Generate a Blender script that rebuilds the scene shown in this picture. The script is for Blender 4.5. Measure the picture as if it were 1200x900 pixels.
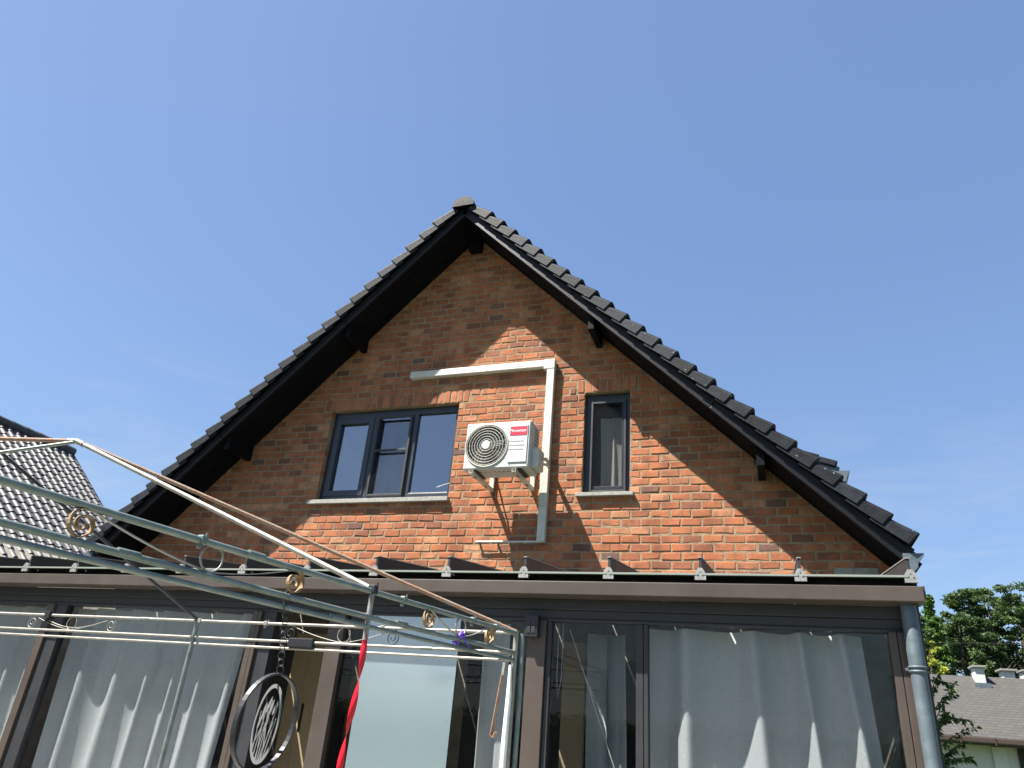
import bpy, bmesh, math, random
from mathutils import Vector, Matrix
random.seed(7)
sc = bpy.context.scene
for o in list(bpy.data.objects): bpy.data.objects.remove(o)
COL = sc.collection
V = Vector
# ------------------------------------------------------------------ camera
CAM = V((0.0, -7.026, 1.65)); FPX = 832.0
CR = V((0.94277584, 0.32414359, 0.07813227)); CU = V((0.07619017, -0.43756282, 0.89595415)); CW = V((-0.32460557, 0.83873101, 0.43722021))
cd = bpy.data.cameras.new('camera'); cam = bpy.data.objects.new('camera', cd); COL.objects.link(cam)
cam.matrix_world = Matrix(((CR.x, CU.x, -CW.x, CAM.x), (CR.y, CU.y, -CW.y, CAM.y), (CR.z, CU.z, -CW.z, CAM.z), (0, 0, 0, 1)))
cd.sensor_fit = 'HORIZONTAL'; cd.sensor_width = 36; cd.lens = 36 * FPX / 1200; cd.clip_start = 0.05; cd.clip_end = 3000
sc.camera = cam
# ------------------------------------------------------------------ sky and sun
SUN = V((1.22, 1.0, -2.62)).normalized()           # the way the light travels
EL = math.asin(-SUN.z); AZ = math.atan2(-SUN.x, -SUN.y)
w = bpy.data.worlds.new('World'); sc.world = w; w.use_nodes = True
nt = w.node_tree; nt.nodes.clear()
def N(t, ty, **k):
    n = t.nodes.new(ty)
    for a, b in k.items(): setattr(n, a, b)
    return n
sky = N(nt, 'ShaderNodeTexSky', sky_type='NISHITA', sun_disc=False, sun_elevation=EL, sun_rotation=AZ, altitude=50, air_density=.82, dust_density=.6, ozone_density=2.0)
bg = N(nt, 'ShaderNodeBackground'); bg.inputs[1].default_value = 0.0715
out = N(nt, 'ShaderNodeOutputWorld')
tc = N(nt, 'ShaderNodeTexCoord'); mp = N(nt, 'ShaderNodeMapping'); mp.inputs['Scale'].default_value = (2.2, 2.2, 9)
no = N(nt, 'ShaderNodeTexNoise'); no.inputs['Scale'].default_value = 1.6; no.inputs['Detail'].default_value = 7; no.inputs['Roughness'].default_value = .62; no.inputs['Distortion'].default_value = .5
rp = N(nt, 'ShaderNodeMapRange'); rp.inputs[1].default_value = .46; rp.inputs[2].default_value = .74; rp.inputs[3].default_value = 0; rp.inputs[4].default_value = .8
sx = N(nt, 'ShaderNodeSeparateXYZ'); el = N(nt, 'ShaderNodeMapRange'); el.inputs[1].default_value = .05; el.inputs[2].default_value = .42; el.inputs[3].default_value = 1; el.inputs[4].default_value = 0
mu = N(nt, 'ShaderNodeMath', operation='MULTIPLY'); mx = N(nt, 'ShaderNodeMix', data_type='RGBA'); mx.inputs[7].default_value = (2.9, 3.1, 3.45, 1)
L = nt.links.new
L(tc.outputs['Generated'], mp.inputs[0]); L(mp.outputs[0], no.inputs[0]); L(no.outputs[0], rp.inputs[0])
L(tc.outputs['Generated'], sx.inputs[0]); L(sx.outputs[2], el.inputs[0]); L(rp.outputs[0], mu.inputs[0]); L(el.outputs[0], mu.inputs[1])
L(mu.outputs[0], mx.inputs[0]); bw = N(nt, 'ShaderNodeRGBToBW'); dv = N(nt, 'ShaderNodeMath', operation='MULTIPLY'); dv.inputs[1].default_value = 1 / 1.6; pw = N(nt, 'ShaderNodeMath', operation='POWER'); pw.inputs[1].default_value = -.45
vm = N(nt, 'ShaderNodeVectorMath', operation='SCALE'); L(sky.outputs[0], bw.inputs[0]); L(bw.outputs[0], dv.inputs[0]); L(dv.outputs[0], pw.inputs[0]); L(sky.outputs[0], vm.inputs[0]); L(pw.outputs[0], vm.inputs['Scale'])
L(vm.outputs[0], mx.inputs[6]); L(mx.outputs[2], bg.inputs[0]); L(bg.outputs[0], out.inputs[0])
sl = bpy.data.lights.new('sun', 'SUN'); sl.energy = 5.0; sl.angle = math.radians(0.53); sl.color = (1, .95, .87)
so = bpy.data.objects.new('sun', sl); COL.objects.link(so); so.rotation_euler = (-SUN).to_track_quat('Z', 'Y').to_euler(); so.location = (-10, -12, 25)
sc.view_settings.view_transform = 'Standard'; sc.view_settings.look = 'None'; sc.view_settings.gamma = 1; sc.view_settings.exposure = 1.76
sc.view_settings.use_curve_mapping = False
sc.render.engine = 'CYCLES'; sc.cycles.max_bounces = 10; sc.cycles.transparent_max_bounces = 24; sc.cycles.caustics_reflective = False; sc.cycles.caustics_refractive = False

# ------------------------------------------------------------------ pixel -> point (photo is 1200 x 900)
def ray(px, py): return CW + CR * ((px - 600) / FPX) + CU * ((450 - py) / FPX)
def atY(px, py, y): d = ray(px, py); return CAM + d * ((y - CAM.y) / d.y)
def atZ(px, py, z): d = ray(px, py); return CAM + d * ((z - CAM.z) / d.z)
def pix(P):
    d = V(P) - CAM; z = d.dot(CW); return (600 + FPX * d.dot(CR) / z, 450 - FPX * d.dot(CU) / z)

# ------------------------------------------------------------------ materials
def mat(name, col, rough=.6, metal=0, noise=0, nscale=20, bump=0, bscale=60, spec=.5, coat=0, ncol=None, stretch=None):
    m = bpy.data.materials.new(name); m.use_nodes = True; t = m.node_tree; b = t.nodes['Principled BSDF']
    b.inputs['Base Color'].default_value = (*col, 1); b.inputs['Roughness'].default_value = rough; b.inputs['Metallic'].default_value = metal
    b.inputs['Specular IOR Level'].default_value = spec; b.inputs['Coat Weight'].default_value = coat
    g = N(t, 'ShaderNodeNewGeometry'); src = g.outputs['Position']
    if stretch:
        mp = N(t, 'ShaderNodeMapping'); mp.inputs['Scale'].default_value = stretch; t.links.new(src, mp.inputs[0]); src = mp.outputs[0]
    if noise:
        n = N(t, 'ShaderNodeTexNoise'); n.inputs['Scale'].default_value = nscale; n.inputs['Detail'].default_value = 6; n.inputs['Roughness'].default_value = .65
        t.links.new(src, n.inputs[0])
        x = N(t, 'ShaderNodeMix', data_type='RGBA'); c2 = ncol or tuple(c * (1 - noise) for c in col); c1 = col if ncol else tuple(min(1, c * (1 + noise * .6)) for c in col)
        x.inputs[6].default_value = (*c2, 1); x.inputs[7].default_value = (*c1, 1)
        r = N(t, 'ShaderNodeMapRange'); r.inputs[1].default_value = .3; r.inputs[2].default_value = .7
        t.links.new(n.outputs[0], r.inputs[0]); t.links.new(r.outputs[0], x.inputs[0]); t.links.new(x.outputs[2], b.inputs['Base Color'])
        r2 = N(t, 'ShaderNodeMapRange'); r2.inputs[3].default_value = max(.05, rough - .1); r2.inputs[4].default_value = min(1, rough + .12)
        t.links.new(n.outputs[0], r2.inputs[0]); t.links.new(r2.outputs[0], b.inputs['Roughness'])
    if bump:
        n2 = N(t, 'ShaderNodeTexNoise'); n2.inputs['Scale'].default_value = bscale; n2.inputs['Detail'].default_value = 5; t.links.new(src, n2.inputs[0])
        bu = N(t, 'ShaderNodeBump'); bu.inputs['Strength'].default_value = bump; bu.inputs['Distance'].default_value = .01
        t.links.new(n2.outputs[0], bu.inputs['Height']); t.links.new(bu.outputs[0], b.inputs['Normal'])
    return m
BL, BH = 0.2, 0.085                    # brick pitch: length, course
ZB = 3.935 - 14 * BH                   # a course line
def brick_mat(name, soldier=False):
    m = bpy.data.materials.new(name); m.use_nodes = True; t = m.node_tree; b = t.nodes['Principled BSDF']; l = t.links.new
    g = N(t, 'ShaderNodeNewGeometry'); s = N(t, 'ShaderNodeSeparateXYZ'); l(g.outputs['Position'], s.inputs[0])
    def M(op, a, bb=None, c=None):
        n = N(t, 'ShaderNodeMath', operation=op)
        for i, v in enumerate((a, bb, c)):
            if v is None: continue
            if isinstance(v, (int, float)): n.inputs[i].default_value = v
            else: l(v, n.inputs[i])
        return n.outputs[0]
    if soldier:
        row = M('FLOOR', M('DIVIDE', s.outputs[0], BH)); colm = M('MULTIPLY', row, 3.7)
    else:
        row = M('FLOOR', M('DIVIDE', M('ADD', s.outputs[2], -ZB + .006), BH))
        off = M('MULTIPLY', M('MODULO', row, 2.0), .5)
        colm = M('FLOOR', M('ADD', M('DIVIDE', M('ADD', s.outputs[0], 20 + .006), BL), off))
    cx = N(t, 'ShaderNodeCombineXYZ'); l(row, cx.inputs[0]); l(colm, cx.inputs[1])
    wn = N(t, 'ShaderNodeTexWhiteNoise', noise_dimensions='2D'); l(cx.outputs[0], wn.inputs['Vector'])
    r = N(t, 'ShaderNodeValToRGB'); l(wn.outputs['Value'], r.inputs[0]); e = r.color_ramp
    cols = [(0, (0.129, 0.074, 0.063)), (.012, (0.182, 0.083, 0.058)), (.06, (0.246, 0.096, 0.055)), (.22, (0.306, 0.104, 0.050)), (.45, (0.369, 0.127, 0.057)), (.66, (0.413, 0.153, 0.069)), (.80, (0.332, 0.112, 0.055)), (1, (0.450, 0.217, 0.114))]
    if soldier: cols = [(0, (0.257, 0.088, 0.049)), (.4, (0.378, 0.140, 0.069)), (.75, (0.428, 0.162, 0.076)), (1, (0.309, 0.110, 0.058))]
    while len(e.elements) < len(cols): e.elements.new(.5)
    for q, (p_, c) in zip(e.elements, cols): q.position = p_; q.color = (*c, 1)
    n = N(t, 'ShaderNodeTexNoise'); n.inputs['Scale'].default_value = 26; n.inputs['Detail'].default_value = 7; n.inputs['Roughness'].default_value = .7; l(g.outputs['Position'], n.inputs[0])
    # pale lime bloom and dark fired patches within each brick
    mr = N(t, 'ShaderNodeMapRange'); mr.inputs[1].default_value = .52; mr.inputs[2].default_value = .74; mr.inputs[4].default_value = .32; l(n.outputs[0], mr.inputs[0])
    x1 = N(t, 'ShaderNodeMix', data_type='RGBA'); l(mr.outputs[0], x1.inputs[0]); l(r.outputs[0], x1.inputs[6]); x1.inputs[7].default_value = (.34, .22, .14, 1)
    n2 = N(t, 'ShaderNodeTexNoise'); n2.inputs['Scale'].default_value = 9; n2.inputs['Detail'].default_value = 4; l(g.outputs['Position'], n2.inputs[0])
    mr2 = N(t, 'ShaderNodeMapRange'); mr2.inputs[1].default_value = .50; mr2.inputs[2].default_value = .72; mr2.inputs[4].default_value = .75; l(n2.outputs[0], mr2.inputs[0])
    x2 = N(t, 'ShaderNodeMix', data_type='RGBA'); l(mr2.outputs[0], x2.inputs[0]); l(x1.outputs[2], x2.inputs[6]); x2.inputs[7].default_value = (.155, .075, .055, 1)
    # old weather streaks, broad
    n3 = N(t, 'ShaderNodeTexNoise'); n3.inputs['Scale'].default_value = 1.3; n3.inputs['Detail'].default_value = 7; mp3 = N(t, 'ShaderNodeMapping'); mp3.inputs['Scale'].default_value = (3.2, 1, .7); l(g.outputs['Position'], mp3.inputs[0]); l(mp3.outputs[0], n3.inputs[0])
    mr3 = N(t, 'ShaderNodeMapRange'); mr3.inputs[1].default_value = .35; mr3.inputs[2].default_value = .7; mr3.inputs[3].default_value = .74; mr3.inputs[4].default_value = 1.16; l(n3.outputs[0], mr3.inputs[0])
    hs = N(t, 'ShaderNodeHueSaturation'); l(mr3.outputs[0], hs.inputs['Value']); l(x2.outputs[2], hs.inputs['Color']); l(hs.outputs[0], b.inputs['Base Color'])
    b.inputs['Roughness'].default_value = .88; b.inputs['Specular IOR Level'].default_value = .25
    bu = N(t, 'ShaderNodeBump'); bu.inputs['Strength'].default_value = .55; bu.inputs['Distance'].default_value = .006
    n4 = N(t, 'ShaderNodeTexNoise'); n4.inputs['Scale'].default_value = 75; n4.inputs['Detail'].default_value = 6; l(g.outputs['Position'], n4.inputs[0]); l(n4.outputs[0], bu.inputs['Height']); l(bu.outputs[0], b.inputs['Normal'])
    return m
def glass_mat(name, refl, tint, rough=0.0):
    m = bpy.data.materials.new(name); m.use_nodes = True; t = m.node_tree; t.nodes.clear(); l = t.links.new
    o = N(t, 'ShaderNodeOutputMaterial'); mixs = N(t, 'ShaderNodeMixShader'); tr = N(t, 'ShaderNodeBsdfTransparent'); gl = N(t, 'ShaderNodeBsdfGlossy')
    tr.inputs[0].default_value = (*tint, 1); gl.inputs['Color'].default_value = (.95, .97, 1, 1); gl.inputs['Roughness'].default_value = rough
    g = N(t, 'ShaderNodeNewGeometry'); dt = N(t, 'ShaderNodeVectorMath', operation='DOT_PRODUCT'); l(g.outputs['Incoming'], dt.inputs[0]); l(g.outputs['Normal'], dt.inputs[1])
    ab = N(t, 'ShaderNodeMath', operation='ABSOLUTE'); l(dt.outputs['Value'], ab.inputs[0]); om = N(t, 'ShaderNodeMath', operation='SUBTRACT'); om.inputs[0].default_value = 1; l(ab.outputs[0], om.inputs[1])
    fr = N(t, 'ShaderNodeMath', operation='POWER'); fr.inputs[1].default_value = 5; l(om.outputs[0], fr.inputs[0])
    ma = N(t, 'ShaderNodeMath', operation='MULTIPLY_ADD'); ma.inputs[1].default_value = 1 - refl; ma.inputs[2].default_value = refl; ma.use_clamp = True
    n = N(t, 'ShaderNodeTexNoise'); n.inputs['Scale'].default_value = 2.0; l(g.outputs['Position'], n.inputs[0])
    bu = N(t, 'ShaderNodeBump'); bu.inputs['Strength'].default_value = .03; bu.inputs['Distance'].default_value = .02; l(n.outputs[0], bu.inputs['Height']); l(bu.outputs[0], gl.inputs['Normal'])
    l(fr.outputs[0], ma.inputs[0]); l(ma.outputs[0], mixs.inputs[0]); l(tr.outputs[0], mixs.inputs[1]); l(gl.outputs[0], mixs.inputs[2]); l(mixs.outputs[0], o.inputs[0])
    return m
def cloth_mat(name, col, transl=.35, lace=0.0, alpha=None):
    m = bpy.data.materials.new(name); m.use_nodes = True; t = m.node_tree; t.nodes.clear(); l = t.links.new
    o = N(t, 'ShaderNodeOutputMaterial'); d = N(t, 'ShaderNodeBsdfDiffuse'); tl = N(t, 'ShaderNodeBsdfTranslucent'); mx = N(t, 'ShaderNodeMixShader'); mx.inputs[0].default_value = transl
    d.inputs[0].default_value = (*col, 1); tl.inputs[0].default_value = (*col, 1)
    if lace:
        g = N(t, 'ShaderNodeNewGeometry'); vo = N(t, 'ShaderNodeTexNoise'); vo.inputs['Scale'].default_value = 9; vo.inputs['Detail'].default_value = 1; vo.inputs['Distortion'].default_value = 2.5; l(g.outputs['Position'], vo.inputs[0])
        wv = N(t, 'ShaderNodeMath', operation='SINE'); k = N(t, 'ShaderNodeMath', operation='MULTIPLY'); k.inputs[1].default_value = 45; l(vo.outputs[0], k.inputs[0]); l(k.outputs[0], wv.inputs[0])
        bu = N(t, 'ShaderNodeBump'); bu.inputs['Strength'].default_value = lace; bu.inputs['Distance'].default_value = .004; l(wv.outputs[0], bu.inputs['Height']); l(bu.outputs[0], d.inputs['Normal'])
        mr = N(t, 'ShaderNodeMapRange'); mr.inputs[1].default_value = .2; mr.inputs[2].default_value = 1.0; mr.inputs[3].default_value = 1; mr.inputs[4].default_value = .93; l(wv.outputs[0], mr.inputs[0])
        cm = N(t, 'ShaderNodeMix', data_type='RGBA', blend_type='MULTIPLY'); cm.inputs[0].default_value = 1; cm.inputs[6].default_value = (*col, 1); l(mr.outputs[0], cm.inputs[7]); l(cm.outputs[2], d.inputs[0])
    l(d.outputs[0], mx.inputs[1]); l(tl.outputs[0], mx.inputs[2])
    if alpha is None: l(mx.outputs[0], o.inputs[0])
    else:
        tr = N(t, 'ShaderNodeBsdfTransparent'); m2 = N(t, 'ShaderNodeMixShader'); m2.inputs[0].default_value = alpha; l(tr.outputs[0], m2.inputs[1]); l(mx.outputs[0], m2.inputs[2]); l(m2.outputs[0], o.inputs[0])
    return m
def leaf_mat(name, c1, c2):
    m = bpy.data.materials.new(name); m.use_nodes = True; t = m.node_tree; b = t.nodes['Principled BSDF']; l = t.links.new
    g = N(t, 'ShaderNodeNewGeometry'); r = N(t, 'ShaderNodeMix', data_type='RGBA'); r.inputs[6].default_value = (*c1, 1); r.inputs[7].default_value = (*c2, 1)
    l(g.outputs['Random Per Island'], r.inputs[0]); l(r.outputs[2], b.inputs['Base Color']); b.inputs['Roughness'].default_value = .55; b.inputs['Specular IOR Level'].default_value = .3
    tl = N(t, 'ShaderNodeBsdfTranslucent'); l(r.outputs[2], tl.inputs[0]); mx = N(t, 'ShaderNodeMixShader'); mx.inputs[0].default_value = .3
    o = t.nodes['Material Output']; l(b.outputs[0], mx.inputs[1]); l(tl.outputs[0], mx.inputs[2]); l(mx.outputs[0], o.inputs[0])
    return m
M = dict(
    brick=brick_mat('brick'), soldier=brick_mat('soldier_brick', True),
    mortar=mat('mortar', (.29, .215, .14), .95, noise=.35, nscale=14, bump=.6, bscale=120, spec=.1),
    plaster=mat('plaster', (.26, .235, .19), .9, noise=.3, nscale=6, bump=.6, bscale=25),
    black_wood=mat('black_wood', (.004, .0045, .0065), .42, noise=.5, nscale=8, bump=.15, bscale=40, stretch=(6, 1, 6), spec=.3),
    soffit=mat('black_soffit', (.0035, .004, .0055), .65, noise=.4, nscale=8, spec=.12),
    tile=mat('roof_tile', (.0135, .0165, .022), .6, noise=.5, nscale=11, bump=.3, bscale=70, spec=.16),
    tile_n=mat('neighbour_tile', (.048, .049, .053), .55, noise=.4, nscale=5, bump=.1, bscale=60),
    anthracite=mat('window_frame', (.022, .028, .040), .38, noise=.15, nscale=5, bump=.05, bscale=200),
    brown=mat('brown_aluminium', (.066, .052, .044), .42, noise=.18, nscale=3, bump=.05, bscale=150, spec=.4),
    dark_alu=mat('dark_aluminium', (.020, .021, .024), .5, noise=.2, nscale=4),
    rubber=mat('black_rubber', (.012, .012, .013), .7),
    alu=mat('mill_aluminium', (.27, .27, .26), .55, metal=.35, noise=.3, nscale=60),
    zinc=mat('zinc', (.105, .135, .155), .55, metal=.4, noise=.35, nscale=9, bump=.1, bscale=30),
    stone=mat('sill_stone', (.30, .29, .26), .85, noise=.3, nscale=25, bump=.3, bscale=90),
    white=mat('white_paint', (.50, .505, .485), .45, noise=.14, nscale=9),
    duct=mat('white_duct', (.52, .51, .455), .5, noise=.16, nscale=6),
    grille=mat('grille_wire', (.40, .385, .34), .5, noise=.2, nscale=30), ac_dark=mat('fan_dark', (.03, .028, .026), .6), ac_fin=mat('coil_fins', (.085, .075, .06), .6, noise=.3, nscale=70),
    red=mat('red_badge', (.55, .02, .05), .4), ink=mat('grey_ink', (.2, .2, .2), .6), letter=mat('white_letter', (.85, .8, .8), .5),
    redcloth=mat('red_ribbon', (.62, .012, .03), .32), purple=mat('purple_ribbon', (.16, .07, .5), .35),
    glass_up=glass_mat('upper_glass', .22, (.7, .74, .78)), glass=glass_mat('veranda_glass', .014, (.815, .835, .85)),
    glass_r=glass_mat('coated_glass', .012, (.95, .95, .95)),
    poly=cloth_mat('twinwall_sheet', (.09, .11, .10), .04), polyedge=mat('sheet_edge', (.22, .25, .22), .5, noise=.4, nscale=300),
    curtain=cloth_mat('lace_curtain', (.58, .58, .56), .05, .12), curtain2=cloth_mat('plain_curtain', (.42, .45, .46), .1, .2),
    blind=mat('white_blind', (.185, .245, .27), .3, spec=.5, noise=.03, nscale=2), net=cloth_mat('insect_net', (.03, .03, .03), .1, 0, .13), netb=cloth_mat('window_net', (.62, .60, .55), .4, .3),
    cream=mat('cream_door', (.42, .33, .20), .55, noise=.1, nscale=4),
    galv=mat('galvanised_steel', (.23, .255, .245), .5, metal=.5, noise=.5, nscale=17, ncol=(.12, .16, .14), bump=.12, bscale=60),
    galv_l=mat('bright_galvanised', (.31, .315, .30), .5, metal=.4, noise=.45, nscale=26, ncol=(.22, .19, .15), bump=.15, bscale=90),
    rust=mat('rusty_steel', (.23, .10, .042), .75, noise=.5, nscale=22, ncol=(.22, .19, .16), bump=.3, bscale=70),
    goldrust=mat('rusted_flat_bar', (.21, .145, .07), .6, noise=.5, nscale=40, ncol=(.26, .14, .06), bump=.3, bscale=90),
    steel=mat('spinner_steel', (.17, .17, .17), .5, metal=.3), darksteel=mat('dark_steel', (.028, .03, .036), .45, metal=.3),
    pvc=mat('white_pvc', (.70, .71, .66), .5, noise=.15, nscale=10),
    shingle=None, render=mat('white_render', (.62, .61, .57), .85, noise=.08, nscale=2), brown_gutter=mat('brown_gutter', (.05, .033, .025), .5),
    bark=mat('bark', (.05, .04, .028), .9, noise=.4, nscale=12), leaf_d=leaf_mat('dark_leaf', (.028, .055, .018), (.075, .125, .036)), leaf_m=leaf_mat('mid_leaf', (.045, .095, .02), (.11, .20, .045)),
    leaf_y=leaf_mat('yellow_leaf', (.22, .26, .03), (.38, .40, .06)), leaf_c=leaf_mat('climber_leaf', (.03, .06, .014), (.10, .17, .04)),
    grass=mat('grass', (.055, .075, .028), .9, noise=.4, nscale=3), paving=mat('paving', (.36, .34, .31), .85, noise=.2, nscale=5),
    darkfloor=mat('floor_tiles', (.22, .17, .13), .5, noise=.2, nscale=3), black=mat('black_plastic', (.014, .014, .016), .4), rope=mat('cord', (.55, .54, .48), .8),
)
def weather(m):
    t = m.node_tree; b = t.nodes['Principled BSDF']; l = t.links.new; src = b.inputs['Base Color'].links[0].from_socket
    oi = N(t, 'ShaderNodeObjectInfo'); mr = N(t, 'ShaderNodeMapRange'); mr.inputs[3].default_value = .65; mr.inputs[4].default_value = 1.5; l(oi.outputs['Random'], mr.inputs[0])
    hs = N(t, 'ShaderNodeHueSaturation'); l(mr.outputs[0], hs.inputs['Value']); l(src, hs.inputs['Color'])
    g = N(t, 'ShaderNodeNewGeometry'); vo = N(t, 'ShaderNodeTexVoronoi'); vo.inputs['Scale'].default_value = 17; l(g.outputs['Position'], vo.inputs['Vector'])
    lt = N(t, 'ShaderNodeMapRange'); lt.inputs[1].default_value = .17; lt.inputs[2].default_value = .10; lt.inputs[4].default_value = .55; l(vo.outputs['Distance'], lt.inputs[0])
    sep = N(t, 'ShaderNodeSeparateColor'); l(vo.outputs['Color'], sep.inputs[0]); th = N(t, 'ShaderNodeMath', operation='GREATER_THAN'); th.inputs[1].default_value = .72; l(sep.outputs[0], th.inputs[0])
    mu = N(t, 'ShaderNodeMath', operation='MULTIPLY'); l(lt.outputs[0], mu.inputs[0]); l(th.outputs[0], mu.inputs[1])
    x = N(t, 'ShaderNodeMix', data_type='RGBA'); l(mu.outputs[0], x.inputs[0]); l(hs.outputs[0], x.inputs[6]); x.inputs[7].default_value = (.22, .23, .21, 1); l(x.outputs[2], b.inputs['Base Color'])
weather(M['tile'])
def sheen(m, f, rough):
    t = m.node_tree; b = t.nodes['Principled BSDF']; o = t.nodes['Material Output']; g = N(t, 'ShaderNodeBsdfGlossy'); g.inputs['Roughness'].default_value = rough; x = N(t, 'ShaderNodeMixShader'); x.inputs[0].default_value = f
    t.links.new(b.outputs[0], x.inputs[1]); t.links.new(g.outputs[0], x.inputs[2]); t.links.new(x.outputs[0], o.inputs[0])
sheen(M['blind'], .33, .18)
def shingle_mat():
    m = mat('grey_shingle', (.30, .29, .275), .9); t = m.node_tree; b = t.nodes['Principled BSDF']; l = t.links.new
    g = N(t, 'ShaderNodeNewGeometry'); mp = N(t, 'ShaderNodeMapping'); l(g.outputs['Position'], mp.inputs[0]); mp.inputs['Rotation'].default_value = (math.radians(90), 0, 0)
    br = N(t, 'ShaderNodeTexBrick'); br.inputs['Scale'].default_value = 1; br.inputs['Brick Width'].default_value = .2; br.inputs['Row Height'].default_value = .075; br.inputs['Mortar Size'].default_value = .006
    br.inputs['Color1'].default_value = (.056, .053, .049, 1); br.inputs['Color2'].default_value = (.046, .044, .041, 1); br.inputs['Mortar'].default_value = (.02, .02, .02, 1)
    l(mp.outputs[0], br.inputs[0]); l(br.outputs[0], b.inputs['Base Color']); return m
M['shingle'] = shingle_mat()

# ------------------------------------------------------------------ mesh helpers
class MB:
    def __init__(s): s.v = []; s.f = []; s.sm = []
    def add(s, vs, fs, smooth=False):
        b = len(s.v); s.v += [tuple(v) for v in vs]; s.f += [tuple(i + b for i in f) for f in fs]; s.sm += [smooth] * len(fs); return s
    def box(s, a, b):
        (x0, y0, z0), (x1, y1, z1) = a, b
        return s.add([(x0, y0, z0), (x1, y0, z0), (x1, y1, z0), (x0, y1, z0), (x0, y0, z1), (x1, y0, z1), (x1, y1, z1), (x0, y1, z1)],
                     [(0, 3, 2, 1), (4, 5, 6, 7), (0, 1, 5, 4), (1, 2, 6, 5), (2, 3, 7, 6), (3, 0, 4, 7)])
    def bbox(s, a, b, r=.003):      # bevelled box
        bm = bmesh.new(); bmesh.ops.create_cube(bm, size=1); A, B = V(a), V(b); c = (A + B) / 2; d = B - A
        for v in bm.verts: v.co = V((c.x + v.co.x * d.x, c.y + v.co.y * d.y, c.z + v.co.z * d.z))
        bmesh.ops.bevel(bm, geom=bm.edges[:], offset=min(r, min(abs(d.x), abs(d.y), abs(d.z)) * .45), segments=2, affect='EDGES', profile=.6)
        bm.verts.index_update(); s.add([v.co for v in bm.verts], [[v.index for v in f.verts] for f in bm.faces]); bm.free(); return s
    def frame_box(s, O, ex, ey, ez, a, b):   # box in a local frame
        vs = []
        for z in (a[2], b[2]):
            for x, y in ((a[0], a[1]), (b[0], a[1]), (b[0], b[1]), (a[0], b[1])): vs.append(O + ex * x + ey * y + ez * z)
        return s.add(vs, [(0, 3, 2, 1), (4, 5, 6, 7), (0, 1, 5, 4), (1, 2, 6, 5), (2, 3, 7, 6), (3, 0, 4, 7)])
    def prism(s, poly, y0, y1, ax='y'):
        n = len(poly)
        def pt(p, t): return (p[0], t, p[1]) if ax == 'y' else (t, p[0], p[1])
        vs = [pt(p, y0) for p in poly] + [pt(p, y1) for p in poly]
        return s.add(vs, [tuple(range(n))[::-1], tuple(range(n, 2 * n))] + [(i, (i + 1) % n, n + (i + 1) % n, n + i) for i in range(n)])
    def tube(s, pts, r, n=10, cap=True, radii=None, smooth=True):
        pts = [V(p) for p in pts]; m = len(pts); vs = []; up = None
        for i, p in enumerate(pts):
            t = (pts[min(i + 1, m - 1)] - pts[max(i - 1, 0)]).normalized()
            if up is None: up = V((0, 0, 1)) if abs(t.z) < .9 else V((1, 0, 0))
            a = t.cross(up).normalized(); b = a.cross(t).normalized(); up = b
            rr = radii[i] if radii else r
            for k in range(n):
                q = 2 * math.pi * k / n; vs.append(p + a * math.cos(q) * rr + b * math.sin(q) * rr)
        fs = [(i * n + k, i * n + (k + 1) % n, (i + 1) * n + (k + 1) % n, (i + 1) * n + k) for i in range(m - 1) for k in range(n)]
        s.add(vs, fs, smooth)
        if cap:
            s.add(vs[:n], [tuple(range(n))]); s.add(vs[-n:], [tuple(range(n))[::-1]])
        return s
    def strip(s, pts, nrm, wid, th):     # flat bar: path points, per-path width direction nrm
        pts = [V(p) for p in pts]; m = len(pts); vs = []
        for i, p in enumerate(pts):
            t = (pts[min(i + 1, m - 1)] - pts[max(i - 1, 0)]).normalized(); nn = nrm[i] if isinstance(nrm, list) else nrm
            o = t.cross(nn).normalized()
            vs += [p - nn * wid / 2 - o * th / 2, p + nn * wid / 2 - o * th / 2, p + nn * wid / 2 + o * th / 2, p - nn * wid / 2 + o * th / 2]
        fs = [(i * 4 + k, i * 4 + (k + 1) % 4, (i + 1) * 4 + (k + 1) % 4, (i + 1) * 4 + k) for i in range(m - 1) for k in range(4)]
        fs += [(3, 2, 1, 0), tuple(4 * (m - 1) + k for k in range(4))]
        return s.add(vs, fs)
    def torus(s, c, e1, e2, R, r, n=28, k=8):
        pts = [V(c) + e1 * math.cos(2 * math.pi * i / n) * R + e2 * math.sin(2 * math.pi * i / n) * R for i in range(n + 1)]
        ax = e1.cross(e2); vs = []
        for i in range(n):
            d = e1 * math.cos(2 * math.pi * i / n) + e2 * math.sin(2 * math.pi * i / n)
            for j in range(k):
                q = 2 * math.pi * j / k; vs.append(V(c) + d * (R + r * math.cos(q)) + ax * r * math.sin(q))
        return s.add(vs, [(i * k + j, ((i + 1) % n) * k + j, ((i + 1) % n) * k + (j + 1) % k, i * k + (j + 1) % k) for i in range(n) for j in range(k)], True)
    def mesh(s, name):
        me = bpy.data.meshes.new(name); me.from_pydata(s.v, [], s.f)
        me.polygons.foreach_set('use_smooth', s.sm); me.validate(); me.update(); return me
    def build(s, name, m, parent=None, bevel=0):
        me = s.mesh(name); o = bpy.data.objects.new(name, me); COL.objects.link(o)
        if m: me.materials.append(m)
        if parent: o.parent = parent; o.matrix_parent_inverse = parent.matrix_basis.inverted()
        bm = bmesh.new(); bm.from_mesh(me); bmesh.ops.recalc_face_normals(bm, faces=bm.faces); bm.to_mesh(me); bm.free()
        if bevel:
            b = o.modifiers.new('b', 'BEVEL'); b.width = bevel; b.segments = 2; b.limit_method = 'ANGLE'
        return o
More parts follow.
